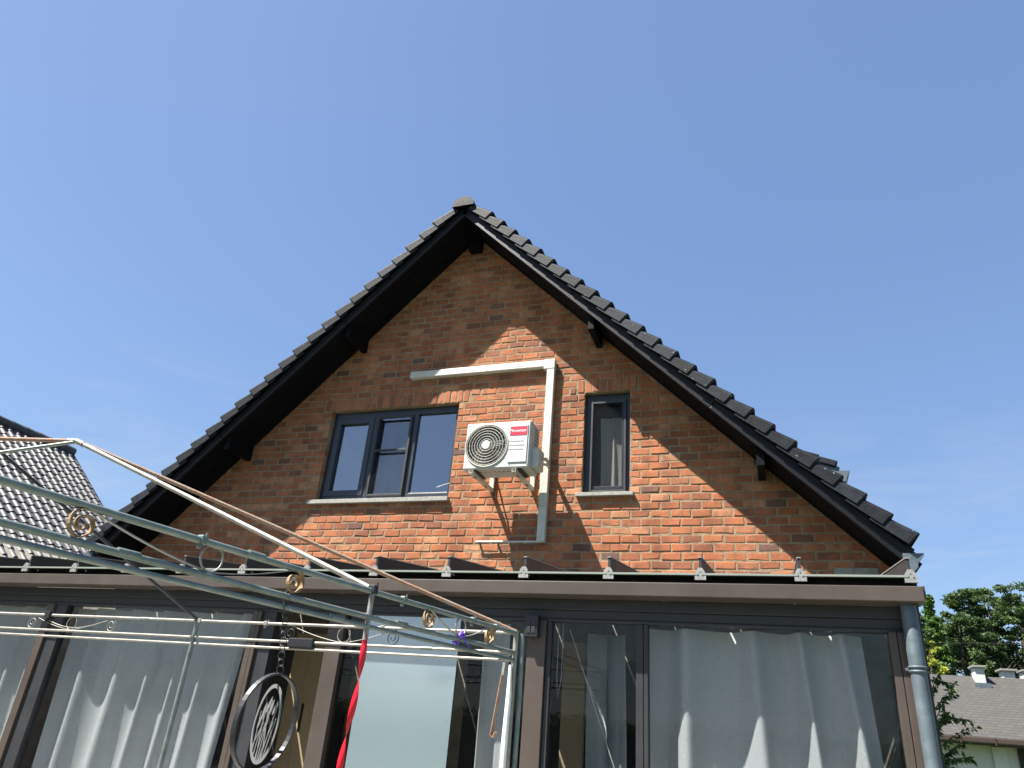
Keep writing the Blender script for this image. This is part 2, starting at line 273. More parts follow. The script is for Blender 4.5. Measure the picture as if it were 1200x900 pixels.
def link(name, me, parent=None, mw=None):
    o = bpy.data.objects.new(name, me); COL.objects.link(o)
    if parent: o.parent = parent; o.matrix_parent_inverse = parent.matrix_basis.inverted()
    if mw is not None: o.matrix_basis = mw
    return o
def tag(o, label=None, cat=None, group=None, kind=None):
    if label: o['label'] = label
    if cat: o['category'] = cat
    if group: o['group'] = group
    if kind: o['kind'] = kind
    return o
def empty(name, loc, label=None, cat=None, group=None):
    o = bpy.data.objects.new(name, None); COL.objects.link(o); o.location = loc; o.empty_display_size = .1
    return tag(o, label, cat, group)
X, Y, Z = V((1, 0, 0)), V((0, 1, 0)), V((0, 0, 1))

# ------------------------------------------------------------------ ground
tag(MB().add([(-400, -400, -.02), (400, -400, -.02), (400, 600, -.02), (-400, 600, -.02)], [(0, 1, 2, 3)]).build('lawn', M['grass']), kind='structure')
tag(MB().box((-9, -5.6, -.1), (1.4, .2, 0)).build('terrace', M['paving']), kind='structure')

# ------------------------------------------------------------------ brick house
AX, AZp = -3.38, 7.56                       # apex of the soffit lines, 45 degree roof
def top(x): return AZp - abs(x - AX)
XL, XR = -7.62, 1.02
house = empty('brick_house', (AX, 0, 0), 'brown brick gable house with a steep black tiled roof behind the veranda', 'house')
WIN = [(-5.13, -3.37, 3.935, 5.125), (-1.83, -1.32, 3.935, 5.125)]
SOLD = [(-5.255, -3.245, 5.125, 5.295), (-1.92, -1.24, 5.125, 5.295)]
mb = MB()
def piece(x0, x1, z0, z1=None):
    xs = [x0] + ([AX] if x0 < AX < x1 and z1 is None else []) + [x1]
    if z1 is None:
        poly = [(x0, z0)] + [(x1, z0)] + [(x, top(x) + .05) for x in reversed(xs)]
    else: poly = [(x0, z0), (x1, z0), (x1, z1), (x0, z1)]
    mb.prism(poly, .0045, .30)
piece(XL, WIN[0][0], 0); piece(WIN[0][0], WIN[0][1], 0, WIN[0][2]); piece(WIN[0][0], WIN[0][1], WIN[0][3]); piece(WIN[0][1], WIN[1][0], 0)
piece(WIN[1][0], WIN[1][1], 0, WIN[1][2]); piece(WIN[1][0], WIN[1][1], WIN[1][3]); piece(WIN[1][1], XR, 0)
mb.box((XL, .3, 0), (XL + .3, 9, 3.2)); mb.box((XR - .3, .3, 0), (XR, 9, 3.2))
wall = mb.build('brick_wall', M['mortar'], house)
# brick shapes: eight worn variants, front face slightly uneven
JT = .0155
def brick_geo(rnd, lx, lz, d=.1):
    b = MB(); c = .0025; y0 = 0
    j = lambda s: rnd.uniform(-s, s)
    o = [(j(.0035), y0 + c + .002, j(.0028)), (lx + j(.0035), y0 + c + .002, j(.0028)), (lx + j(.0035), y0 + c + .002, lz + j(.0028)), (j(.0035), y0 + c + .002, lz + j(.0028))]
    q = rnd.random()
    ins = []
    for k, (sx_, sz_) in enumerate(((0, 0), (1, 0), (1, 1), (0, 1))):
        cc = c + (rnd.uniform(.004, .018) if rnd.random() < .33 else rnd.uniform(0, .003))
        ins.append((o[k][0] + (cc if sx_ == 0 else -cc), y0 + j(.0012), o[k][2] + (cc * .8 if sz_ == 0 else -cc * .8)))
    bk = [(p[0], d, p[2]) for p in o]
    b.add(ins + o + bk, [(0, 1, 2, 3)] + [(k, 4 + k, 4 + (k + 1) % 4, (k + 1) % 4) for k in range(4)] + [(4 + k, 8 + k, 8 + (k + 1) % 4, 4 + (k + 1) % 4) for k in range(4)])
    return b
rnd = random.Random(3)
VARS = []
for k in range(30):
    g = brick_geo(rnd, BL - JT, BH - JT); me = g.mesh('brick'); me.materials.append(M['brick']); VARS.append((g, me))
cands = []; rest = MB()
def forb(x0, x1, z0, z1):
    out = []
    for a in WIN + SOLD:
        if a[0] < x1 - 1e-4 and a[1] > x0 + 1e-4 and a[2] < z1 - .02 and a[3] > z0 + .02: out.append((a[0], a[1], a[2], a[3]))
    return out
row = 0
while True:
    z0 = ZB + row * BH
    if z0 > AZp: break
    half = AZp - z0
    if z0 > 2.85:
        off = .5 * BL if row % 2 else 0
        n0 = math.floor((XL + off + 20) / BL); x = n0 * BL - off - 20
        while x < XR:
            a, b = x, x + BL - JT; x += BL
            lo, hi = max(XL, AX - half - .10), min(XR, AX + half + .10)
            if b < lo + .01 or a > hi - .01: continue
            segs = [(max(a, lo), min(b, hi))]; zc0, zc1 = z0, z0 + BH - JT
            for f in forb(a, b, zc0, zc1):
                if f[2] <= zc0 + .02 and f[3] >= zc1 - .02 or (f in WIN):
                    ns = []
                    for (p, q) in segs:
                        if f[0] - JT > p: ns.append((p, min(q, f[0] - (JT if f in SOLD else 0))))
                        if f[1] + JT < q: ns.append((max(p, f[1] + (JT if f in SOLD else 0)), q))
                        if f[0] - JT <= p and f[1] + JT >= q: pass
                    segs = ns
                elif f[3] > zc0 and f[3] < zc1: zc0 = f[3] + JT
                elif f[2] < zc1 and f[2] > zc0: zc1 = f[2] - .004
            if zc1 - zc0 < .02: continue
            for (p, q) in segs:
                if q - p < .02: continue
                full = abs(q - p - (BL - JT)) < 1e-3 and abs(zc1 - zc0 - (BH - JT)) < 1e-3
                dx, dy, dz = rnd.uniform(-.003, .003), rnd.uniform(-.0028, .0028), rnd.uniform(-.002, .002)
                if full: cands.append((p + dx, dy, zc0 + dz))
                else:
                    g = brick_geo(rnd, q - p, zc1 - zc0)
                    rest.add([(v[0] + p, v[1] + dy, v[2] + zc0) for v in g.v], g.f)
    row += 1
def parea(c):
    p0 = pix((c[0], 0, c[2])); p1 = pix((c[0] + BL, 0, c[2])); p2 = pix((c[0], 0, c[2] + BH)); cx = pix((c[0] + BL / 2, 0, c[2]))
    vis = 1 if cx[1] < 666 and top(c[0] + .1) - c[2] > .12 and not (150 < cx[0] < 1e9 and False) else 0
    return vis * abs((p1[0] - p0[0]) * (p2[1] - p0[1]) - (p1[1] - p0[1]) * (p2[0] - p0[0]))
cands.sort(key=parea, reverse=True)
for i, c in enumerate(cands):
    k = rnd.randrange(len(VARS))
    if i < 300: link('brick', VARS[k][1], wall, Matrix.Translation(c))
    else:
        g = VARS[k][0]; rest.add([(v[0] + c[0], v[1] + c[1], v[2] + c[2]) for v in g.v], g.f)
tag(rest.build('brick_courses', M['brick'], wall), kind='stuff')
for wi, (x0, x1, z0, z1) in enumerate(SOLD):
    lt = MB().box((x0 + .002, .016, z0 + .004), (x1 - .002, .295, z1 - .004)).build('lintel', M['mortar'], house)
    n = round((x1 - x0) / BH); st = (x1 - x0) / n
    for k in range(n):
        g = brick_geo(rnd, st - JT, z1 - z0 - JT); me = g.mesh('brick'); me.materials.append(M['soldier'])
        link('brick', me, lt, Matrix.Translation((x0 + k * st + JT / 2, rnd.uniform(-.004, .002), z0 + .003 + rnd.uniform(-.003, .003))))
pa_, pb_ = atY(978, 672, 0), atY(1030, 672, 0)
MB().bbox((pa_.x, -.006, pa_.z - .04), (pb_.x, .002, pa_.z + .05), .003).build('cement_patch', M['stone'], wall)
# window frames ------------------------------------------------------------
def rframe(mb_, x0, x1, z0, z1, t, y0, y1, tb=None, tt=None):
    tb = tb or t; tt = tt or t
    mb_.bbox((x0, y0, z0), (x0 + t, y1, z1)); mb_.bbox((x1 - t, y0, z0), (x1, y1, z1))
    mb_.bbox((x0 + t - .001, y0 + .0015, z0 + .001), (x1 - t + .001, y1 - .0015, z0 + tb)); mb_.bbox((x0 + t - .001, y0 + .0015, z1 - tt), (x1 - t + .001, y1 - .0015, z1 - .001)); return mb_
def pane(x0, x1, z0, z1, y, m, par, name='pane'):
    return MB().box((x0, y, z0), (x1, y + .004, z1)).build(name, m, par)
x0, x1, z0, z1 = WIN[0]
wn = rframe(MB(), x0 + .002, x1 - .002, z0 + .035, z1 - .002, .055, .075, .15, tt=.085).build('window', M['anthracite'], house)
wn['label'] = 'wide three-part dark blue-grey window'
cw = (x1 - x0)
a1 = x0 + .62; a2 = x0 + 1.17
f = MB(); f.bbox((a1 - .045, .0765, z0 + .09), (a1 + .045, .149, z1 - .087)); f.bbox((a2 - .045, .0765, z0 + .09), (a2 + .03, .149, z1 - .087)); f.build('mullion', M['anthracite'], wn)
def sash(xa, xb, za, zb, t=.06, yo=.06):
    s_ = rframe(MB(), xa, xb, za, zb, t, yo, yo + .08).build('sash', M['anthracite'], wn)
sash(x0 + .05, a1 - .03, z0 + .085, z1 - .09, .07, .066)
pane(x0 + .115, a1 - .095, z0 + .15, z1 - .155, .11, M['glass_up'], wn)
pane(a1 + .045, a2 - .045, z0 + .09, z1 - .087, .112, M['glass_up'], wn)
pane(a2 + .03, x1 - .06, z0 + .09, z1 - .087, .108, M['glass_up'], wn)
MB().bbox((a2 + .032, .082, z0 + .09), (x1 - .058, .145, z0 + .102)).build('glazing_bead', M['galv_l'], wn)
scf = rframe(MB(), a1 + .03, a2 - .035, z0 + .06, z1 - .10, .03, .045, .062); zc = (z0 + z1) / 2 + .03; scf.bbox((a1 + .058, .046, zc), (a2 - .063, .061, zc + .03)); scf.build('insect_screen_frame', M['dark_alu'], wn)
MB().box((a1 + .058, .054, z0 + .088), (a2 - .063, .0548, zc)).build('insect_screen', M['net'], wn)
MB().box((a1 + .058, .054, zc + .03), (a2 - .063, .0548, z1 - .128)).build('insect_screen', M['net'], wn)
x0, x1, z0, z1 = WIN[1]
wn2 = rframe(MB(), x0 + .002, x1 - .002, z0 + .02, z1 - .002, .055, .075, .15).build('window', M['anthracite'], house)
wn2['label'] = 'narrow dark blue-grey window with insect screen'
rframe(MB(), x0 + .055, x1 - .055, z0 + .06, z1 - .06, .045, .06, .14, tt=.06).build('sash', M['anthracite'], wn2)
pane(x0 + .095, x1 - .095, z0 + .1, z1 - .115, .112, M['glass_r'], wn2)
rframe(MB(), x0 + .07, x1 - .05, z0 + .035, z1 - .075, .022, .042, .058, tt=.05).build('insect_screen_frame', M['dark_alu'], wn2)
MB().box((x0 + .09, .05, z0 + .055), (x1 - .07, .0508, z1 - .12)).build('insect_screen', M['net'], wn2)
for k, (xa, xb, za, zb) in enumerate(((-5.215, -3.355, 3.895, 3.945), (-1.885, -1.275, 3.905, 3.945))):
    MB().bbox((xa, -.05, za), (xb, .11, zb), .004).build('window_sill', M['stone'], house)
# rooms behind the windows
rm = MB(); rm.box((-5.6, 2.4, 3.0), (-1.0, 2.45, 5.6)); rm.box((-5.6, .301, 3.0), (-1.0, 2.39, 3.05)); rm.box((-5.6, .301, 5.55), (-1.0, 2.39, 5.6)); rm.build('upper_room', M['plaster'], house)
def curtain_mesh(x0, x1, z0, z1, y, folds, amp, rs, flare=0, nx=None, tilt=0, xtop=None):
    r = random.Random(rs); nx = nx or int(folds * 28); nz = 30; ph = r.random() * 6; fr = [r.uniform(.75, 1.3) for _ in range(40)]
    vs = []
    for j in range(nz + 1):
        t = j / nz
        for i in range(nx + 1):
            u_ = i / nx; uu = u_ * folds + .16 * math.sin(u_ * 7 + ph) + .05 * math.sin(t * 2.2 + u_ * 5)
            fi = int(math.floor(uu + .5)); fb = uu + .5 - fi; fb = fb * fb * (3 - 2 * fb); a = amp * ((fr[(fi - 1) % 40] * (1 - fb) + fr[fi % 40] * fb) * .5 + .5) * (1.12 - .35 * t)
            yy = y - a * math.cos(uu * 2 * math.pi) - a * .12 * math.cos(uu * 4 * math.pi + .8)
            xx = x0 + (x1 - x0) * u_ + flare * (1 - t) * (u_ - .3) + .012 * math.sin(uu * 6.28 + t * 4)
            vs.append((xx, yy, z0 + (z1 - z0) * t))
    fs = [(j * (nx + 1) + i, j * (nx + 1) + i + 1, (j + 1) * (nx + 1) + i + 1, (j + 1) * (nx + 1) + i) for j in range(nz) for i in range(nx)]
    return MB().add(vs, fs, True)
tag(curtain_mesh(-1.68, -1.335, 3.7, 4.88, .20, 2.2, .015, 5).build('net_curtain', M['netb']), 'pale net curtain hanging behind the narrow upper window', 'curtain')
tag(curtain_mesh(-4.48, -3.98, 3.75, 5.02, .19, 4, .012, 8).build('net_curtain', M['netb']), 'pale net curtain behind the insect screen of the wide upper window', 'curtain')
tag(MB().tube([(-3.372, .05, 4.13), (-3.42, -.0, 4.10), (-3.50, -.06, 4.045)], .005, 8).build('overflow_pipe', M['white']), 'thin white pipe sticking out beside the wide upper window', 'pipe')

# roof ------------------------------------------------------------------------
SQ = math.sqrt(.5)
YF, YB = -.50, 9.0
LS = 6.30                                    # slope length
roof = empty('roof', (AX, 0, AZp)); roof.parent = house; roof.matrix_parent_inverse = house.matrix_basis.inverted()
def SL(side): return V((side * SQ, 0, -SQ)), V((side * SQ, 0, SQ))      # down the slope, outward normal
AP = V((AX, 0, AZp))
for side in (-1, 1):
    d, n = SL(side)
    so_ = MB()
    nb = 4
    for k in range(nb):                      # soffit boards, running with the slope
        ya = YF + .035 + k * (.5 / nb); so_ = MB().frame_box(AP, d, Y, n, (0 if side < 0 else .001, ya, -.002 * (k % 2)), (LS - .1, ya + .5 / nb - .005, .02)); so_.build('soffit_board', M['soffit'], roof)
    MB().frame_box(AP, d, Y, n, (-.15, YF + .036, .0205), (LS - .06, YB, .13)).build('roof_deck', M['black_wood'], roof)
    for sa, sb in ((0 if side < 0 else .0012, 2.05), (2.054, 4.15), (4.154, LS)):
        bb = MB().frame_box(AP, d, Y, n, (sa, YF, -.012), (sb, YF + .034, .075)); bb.frame_box(AP, d, Y, n, (sa - (.05 if sa < 1 else 0), YF - .010, .050), (sb, YF + .002, .10)); bb.build('barge_board', M['black_wood'], roof, bevel=.004)
    cs = MB()
    ng = int(LS / .243)
    for k in range(ng + 1):
        s0 = .02 + k * .243
        cs.frame_box(AP + n * .035, (d - n * .09).normalized() if False else d, Y, n, (s0 - .07, -.16, .10), (s0 + .243, YB, .125 + .0))
    tag(cs.build('tile_courses', M['tile'], roof), kind='stuff')
# verge tiles
def verge_mesh(side):
    # cross section in (y, n): cloak flap on the gable side, round shoulder, flat pan inwards
    prof = [(YF - .058, -.034), (YF - .062, .038)]
    for k in range(6):
        q = k / 5 * math.pi / 2; prof.append((YF - .062 + .045 * (1 - math.cos(q)), .038 + .036 * math.sin(q)))
    prof += [(YF + .12, .072), (YF + .33, .06), (YF + .33, .04), (YF + .12, .052), (YF - .02, .055), (YF - .035, .03), (YF - .036, -.034)]
    b = MB(); m = len(prof); Ls = .305; vs = []
    for s_, dn, sh in ((-.04, -.024, 0), (.0, -.015, 0), (Ls - .012, .050, -.016), (Ls, .046, -.011)):
        for (y, nn) in prof:
            vs.append((s_, y + (sh if y < YF else 0), nn + dn * (1 if nn > 0 else .45)))
    fs = [(i * m + k, i * m + (k + 1) % m, (i + 1) * m + (k + 1) % m, (i + 1) * m + k) for i in range(3) for k in range(m)]
    fs += [tuple(range(m))[::-1], tuple(3 * m + k for k in range(m))]
    b.add(vs, fs); me = b.mesh('verge_tile'); me.materials.append(M['tile'])
    bm = bmesh.new(); bm.from_mesh(me); bmesh.ops.recalc_face_normals(bm, faces=bm.faces); bm.to_mesh(me); bm.free()
    return me
vt = verge_mesh(1)
for side in (-1, 1):
    d, n = SL(side)
    for k in range(int(LS / .243)):
        s0 = .06 + k * .243 + rnd.uniform(-.004, .004); O = AP + d * s0 + n * (.118 + rnd.uniform(-.003, .003))
        ya = Y if side > 0 else Y
        mw = Matrix(((d.x, 0, n.x, O.x), (0, 1, 0, 0), (d.z, 0, n.z, O.z), (0, 0, 0, 1)))
        link('verge_tile', vt, roof, mw @ Matrix.Rotation(rnd.uniform(-.012, .012), 4, 'Y'))
# ridge tiles: half round, with a closed end disc
def ridge(y0, y1, r0, end):
    b = MB(); n = 14; vs = []
    for y, r in ((y0, r0), (y1, r0 * .93)):
        for k in range(n + 1):
            q = math.radians(-8 + 196 * k / n); vs.append((AX + math.cos(q) * r, y, AZp + .095 + math.sin(q) * r * .88))
    b.add(vs, [(k, k + 1, n + 2 + k, n + 1 + k) for k in range(n)], True)
    vs2 = [(AX + (v[0] - AX) * .82, v[1], AZp + .095 + (v[2] - AZp - .095) * .82) for v in vs]
    b.add(vs2, [(k, n + 1 + k, n + 2 + k, k + 1) for k in range(n)], True)
    b.add(vs[:n + 1] + vs2[:n + 1], [(k, k + 1, n + 2 + k, n + 1 + k) for k in range(n)])
    if end:
        c = [(AX, y0 - .006, AZp + .11)]; e_ = [(v[0], v[1] - .004, v[2]) for v in vs[:n + 1]]
        b.add(c + e_, [(0, k + 1, k + 2) for k in range(n)] + [(0, n + 1, 1)], True)
    return b.build('ridge_tile', M['tile'], roof)
yy = YF - .09; k = 0
while yy < YB:
    ridge(yy, yy + .40, .15, k == 0); yy += .36; k += 1
# purlin ends under the soffit
def purlin(px, py, side, drop=.17, wd=.07):
    P = atY(px, py, -.40); x = P.x
    z = top(x); b = MB()
    pr = [(x - wd / 2, z - drop), (x + wd / 2, z - drop), (x + wd / 2, top(x + wd / 2) + .01), (x - wd / 2, top(x - wd / 2) + .01)]
    b.prism(pr, -.44, .012); b.build('purlin', M['soffit'], roof, bevel=.004)
purlin(693, 395, 1); purlin(893, 560, 1); purlin(405, 415, -1); purlin(250, 590, -1)
b = MB(); b.prism([(AX - .08, AZp - .26), (AX + .08, AZp - .26), (AX + .08, AZp - .07), (AX, AZp), (AX - .08, AZp - .07)], -.10, .012); b.build('purlin', M['soffit'], roof, bevel=.004)
# eaves gutters (zinc, ogee profile)
def eaves(side):
    d, n = SL(side); e = AP + d * LS
    pf = [(.03, -.15), (.07, -.14), (.095, -.115), (.10, -.08), (.125, -.045), (.15, -.02), (.155, .0), (0, .0), (0, -.12)]
    b = MB(); b.prism([(e.x + side * (p[0] - .055), e.z + .09 + p[1]) for p in pf], YF - .03, YB)
    b.build('eaves_gutter', M['zinc'], roof)
eaves(1); eaves(-1)
# low rear dormer roof that shows past the right verge
d, n = SL(1)
dq = atY(986, 548, 3.0)
dm = MB()
for k in range(2):
    for j in range(7):
        xx = dq.x - .30 + k * .0; s0 = k * .24
        dm = MB(); Dd = V((math.cos(math.radians(20)), 0, -math.sin(math.radians(20)))); Dn = V((math.sin(math.radians(20)), 0, math.cos(math.radians(20))))
        O = V((dq.x - .50, 3.0 + j * .3, dq.z + .20))
        dm.frame_box(O, Dd, Y, Dn, (s0 - .03, 0, -.03 + .02 * (1 - k)), (s0 + .235, .29, .07 + .02 * (1 - k))); dm.build('dormer_tile', M['tile'], roof, bevel=.02)
b = MB(); b.prism([(dq.x - 1.2, dq.z - .9), (dq.x - .02, dq.z - .9), (dq.x - .02, dq.z + .02), (dq.x - .4, dq.z + .15), (dq.x - 1.2, dq.z + .4)], 3.03, 5.05); b.build('dormer', M['zinc'], roof)
b = MB(); b.prism([(dq.x - .02, dq.z - .2), (dq.x + .03, dq.z - .2), (dq.x + .06, dq.z - .12), (dq.x + .10, dq.z - .05), (dq.x - .02, dq.z - .05)], 2.98, 5.1); b.build('dormer_gutter', M['zinc'], roof)

# ------------------------------------------------------------------ air conditioner
ac = empty('air_conditioner', (-2.595, -.45, 4.045), 'white outdoor air conditioner unit with round fan grille and red badge on brick wall', 'air conditioner')
ax0, ax1, ay0, ay1, az0, az1 = -2.955, -2.235, -.60, -.31, 4.045, 4.56
fc = V((-2.712, ay0, 4.30)); FR = .236
# casing with a round opening in its front
cb = MB(); n = 48
ring_o = []
for k in range(n):
    q = 2 * math.pi * (k + .5) / n; c, s_ = math.cos(q), math.sin(q)
    t = min((ax1 - .012 - fc.x) / c if c > 0 else (ax0 + .012 - fc.x) / c, (az1 - .012 - fc.z) / s_ if s_ > 0 else (az0 + .012 - fc.z) / s_)
    ring_o.append((fc.x + c * t, ay0, fc.z + s_ * t))
# snap the corners
for cx_ in (ax0 + .012, ax1 - .012):
    for cz_ in (az0 + .012, az1 - .012):
        k = min(range(n), key=lambda i: (ring_o[i][0] - cx_) ** 2 + (ring_o[i][2] - cz_) ** 2); ring_o[k] = (cx_, ay0, cz_)
ring_i = [(fc.x + math.cos(2 * math.pi * (k + .5) / n) * FR, ay0, fc.z + math.sin(2 * math.pi * (k + .5) / n) * FR) for k in range(n)]
ring_b = [(p[0], ay0 + .05, p[2]) for p in ring_i]
cb.add(ring_o + ring_i + ring_b, [(k, (k + 1) % n, n + (k + 1) % n, n + k) for k in range(n)] + [(n + k, n + (k + 1) % n, 2 * n + (k + 1) % n, 2 * n + k) for k in range(n)])
def shell(x0, x1, z0, z1, y, ch): return [(x0 + ch, y, z0), (x1 - ch, y, z0), (x1, y, z0 + ch), (x1, y, z1 - ch), (x1 - ch, y, z1), (x0 + ch, y, z1), (x0, y, z1 - ch), (x0, y, z0 + ch)]
s1 = shell(ax0 + .012, ax1 - .012, az0 + .012, az1 - .012, ay0, .0005); s2 = shell(ax0, ax1, az0, az1, ay0 + .012, .008); s3 = shell(ax0, ax1, az0, az1, ay1, .008)
cb.add(s1 + s2 + s3, [(k, (k + 1) % 8, 8 + (k + 1) % 8, 8 + k) for k in range(8)] + [(8 + k, 8 + (k + 1) % 8, 16 + (k + 1) % 8, 16 + k) for k in range(8)] + [tuple(range(16, 24))])
cb.build('casing', M['white'], ac)
MB().tube([fc + V((0, .045, 0)), fc + V((0, .2, 0))], FR, 40).build('fan_well', M['ac_fin'], ac)
gr = MB()
for k in range(6): gr.torus(fc + V((0, -.004 - .012 * math.cos(k / 6 * 1.5), 0)), X, Z, .068 + k * .030, .0038, 44, 6)
gr.torus(fc + V((0, -.002, 0)), X, Z, FR - .001, .009, 48, 8)
for k in range(24):
    q = 2 * math.pi * k / 24; e = X * math.cos(q) + Z * math.sin(q)
    gr.tube([fc + e * .05 + V((0, -.013, 0)), fc + e * .232 + V((0, -.004, 0))], .0011, 5)
gr.build('fan_grille', M['grille'], ac)
MB().tube([fc + V((0, -.024, 0)), fc + V((0, -.019, 0)), fc + V((0, .0, 0))], .05, 28, radii=[.044, .05, .05]).build('grille_hub', M['white'], ac)
for k in range(3):
    q = 2 * math.pi * k / 3 + .4; bl = MB(); vs = []
    for i in range(7):
        for j in range(7):
            r_ = .05 + .145 * i / 6; a = q + (j / 6 - .5) * 1.3 + .5 * i / 6; vs.append((fc.x + math.cos(a) * r_, fc.y + .045 + .028 * (j / 6 - .5), fc.z + math.sin(a) * r_))
    bl.add(vs, [(i * 7 + j, i * 7 + j + 1, i * 7 + j + 8, i * 7 + j + 7) for i in range(6) for j in range(6)], True); bl.build('fan_blade', M['ac_dark'], ac)
MB().bbox((-2.462, ay0 - .009, az0 + .055), (-2.262, ay0 + .002, az1 - .045), .004).build('service_panel', M['white'], ac)
bd = MB().bbox((-2.455, ay0 - .0125, az1 - .165), (-2.272, ay0 - .0085, az1 - .065), .002).build('badge', M['red'], ac)
cu = bpy.data.curves.new('badge_lettering', 'FONT'); cu.body = 'inventor'; cu.size = .046; cu.align_x = 'CENTER'; cu.align_y = 'CENTER'; cu.extrude = .0006
to = bpy.data.objects.new('tmp', cu); COL.objects.link(to); dg = bpy.context.evaluated_depsgraph_get(); me = bpy.data.meshes.new_from_object(to.evaluated_get(dg)); bpy.data.objects.remove(to)
me.name = 'badge_lettering'; me.materials.clear(); me.materials.append(M['letter']); me.transform(Matrix.Rotation(math.pi / 2, 4, 'X')); me.transform(Matrix.Translation((-2.354, ay0 - .0135, az1 - .115)))
link('badge_lettering', me, bd)
lm = MB()
lm.strip([(-2.453 + .022 * i / 8, ay0 - .0135, az1 - .115 + .014 * math.sin(math.pi * i / 8)) for i in range(9)], Y, .001, .005); lm.build('badge_emblem', M['letter'], bd)
for k in range(3): MB().box((-2.462, ay0 - .0105, az1 - .235 - k * .045), (-2.30 + .01 * (k % 2), ay0 - .0085, az1 - .228 - k * .045)).build('printed_line', M['ink'], ac)
for k in range(14): MB().box((ax1 - .0005, ay1 - .15 - .0 , az0 + .20 + k * .021), (ax1 + .0035, ay1 - .03, az0 + .207 + k * .021)).build('side_louvre', M['ac_dark'] if k % 2 else M['white'], ac)
MB().bbox((ax1 - .002, ay0 + .085, az0 + .03), (ax1 + .075, ay1 - .012, az0 + .245), .012).build('valve_cover', M['duct'], ac)
for sx_, sz_ in ((ax0 + .025, az0 + .03), (ax0 + .025, az1 - .03), (ax1 - .022, az0 + .03), (-2.44, az0 + .03), (-2.60, az0 + .022), (ax0 + .2, az1 - .022)): MB().tube([(sx_, ay0 - .003, sz_), (sx_, ay0 + .001, sz_)], .005, 10).build('screw', M['alu'], ac)
MB().box((ax0 + .004, ay0 + .0005, az1 - .0165), (ax1 - .004, ay0 + .004, az1 - .0145)).build('lid_seam', M['ac_dark'], ac)
for xx in (ax0 + .1, ax1 - .13): MB().bbox((xx, ay0 + .02, az0 - .02), (xx + .05, ay1 - .02, az0 - .0003), .002).build('foot', M['ac_dark'], ac)
for k in range(9): MB().box((-2.80 + k * .05, ay0 + .1, az0 - .0025), (-2.77 + k * .05, ay0 + .11, az0 - .0002)).build('drain_slot', M['ac_dark'], ac)
for xb, lb in ((-2.845, 'white steel L bracket under the fan side of the air conditioner'), (-2.375, 'white steel L bracket under the badge side of the air conditioner')):
    br = empty('wall_bracket', (xb, 0, 4.0), lb, 'bracket', 'air conditioner brackets')
    a = MB(); a.box((xb - .02, -.635, 3.988), (xb + .02, -.003, 3.992)); a.box((xb - .02, -.635, 3.992), (xb - .016, -.003, 4.024)); a.box((xb + .016, -.635, 3.992), (xb + .02, -.003, 4.024)); a.build('arm', M['duct'], br)
    a = MB(); a.box((xb - .025, -.034, 4.0245), (xb + .025, -.0035, 4.42)); a.build('upright', M['duct'], br)
    a = MB(); vs = [(-.30, 4.02), (-.27, 4.02), (-.034, 4.20), (-.034, 4.24)]; a.prism(vs, xb - .004, xb + .004, 'x'); a.build('brace', M['duct'], br)
    for q in (-.2, -.5): MB().box((xb - .009, q - .03, 3.9865), (xb + .009, q + .03, 3.9878)).build('slot', M['ac_dark'], br)
# ------------------------------------------------------------------ duct
du = empty('cable_duct', (-2.2, 0, 3.42), 'white plastic trunking running along and down the brick wall past the air conditioner', 'trunking')
zt = 5.555; xd0, xd1 = -2.285, -2.185
MB().bbox((-3.96, -.075, zt - .085), (xd0 - .002, -.004, zt), .006).build('horizontal_run', M['duct'], du)
MB().bbox((-4.05, -.079, zt - .088), (-3.955, -.003, zt + .003), .008).build('end_cap', M['duct'], du)
MB().bbox((xd0 - .03, -.079, zt - .12), (xd1 + .003, -.003, zt + .004), .008).build('corner', M['duct'], du)
MB().bbox((xd0 + .012, -.075, 3.80), (xd1, -.004, zt - .121), .006).build('vertical_run', M['duct'], du)
MB().bbox((xd0 + .012, -.074, 3.425), (xd1, -.0045, 3.7985), .006).build('vertical_run', M['duct'], du)
MB().bbox((-3.09, -.0775, zt - .0875), (-3.03, -.0035, zt + .0025), .004).build('joint_cover', M['duct'], du)
bt = MB(); bt.tube([(ax1 + .07, -.40, 4.20), (ax1 + .10, -.33, 4.22), (-2.17, -.20, 4.26), (-2.20, -.075, 4.29)], .019, 10); bt.tube([(ax1 + .06, -.39, 4.15), (-2.15, -.28, 4.18), (-2.19, -.075, 4.24)], .014, 10); bt.build('pipe_bundle', M['duct'], du)
dp = empty('drain_pipe', (-2.6, -.05, 3.43), 'thin white horizontal drain pipe clipped low on the brick wall', 'pipe')
P0 = atY(557, 641, -.05); P1_ = atY(638, 640.5, -.05)
MB().tube([(P0.x, -.05, 3.425), (P1_.x, -.05, 3.425)], .011, 10).build('pipe', M['white'], dp)
for k, t in enumerate((.03, .30, .72)):
    xx = P0.x + (P1_.x - P0.x) * t; MB().bbox((xx - .008, -.05 + .006, 3.41), (xx + .008, -.001, 3.44), .003).build('clip', M['white'] if k else M['black'], dp)

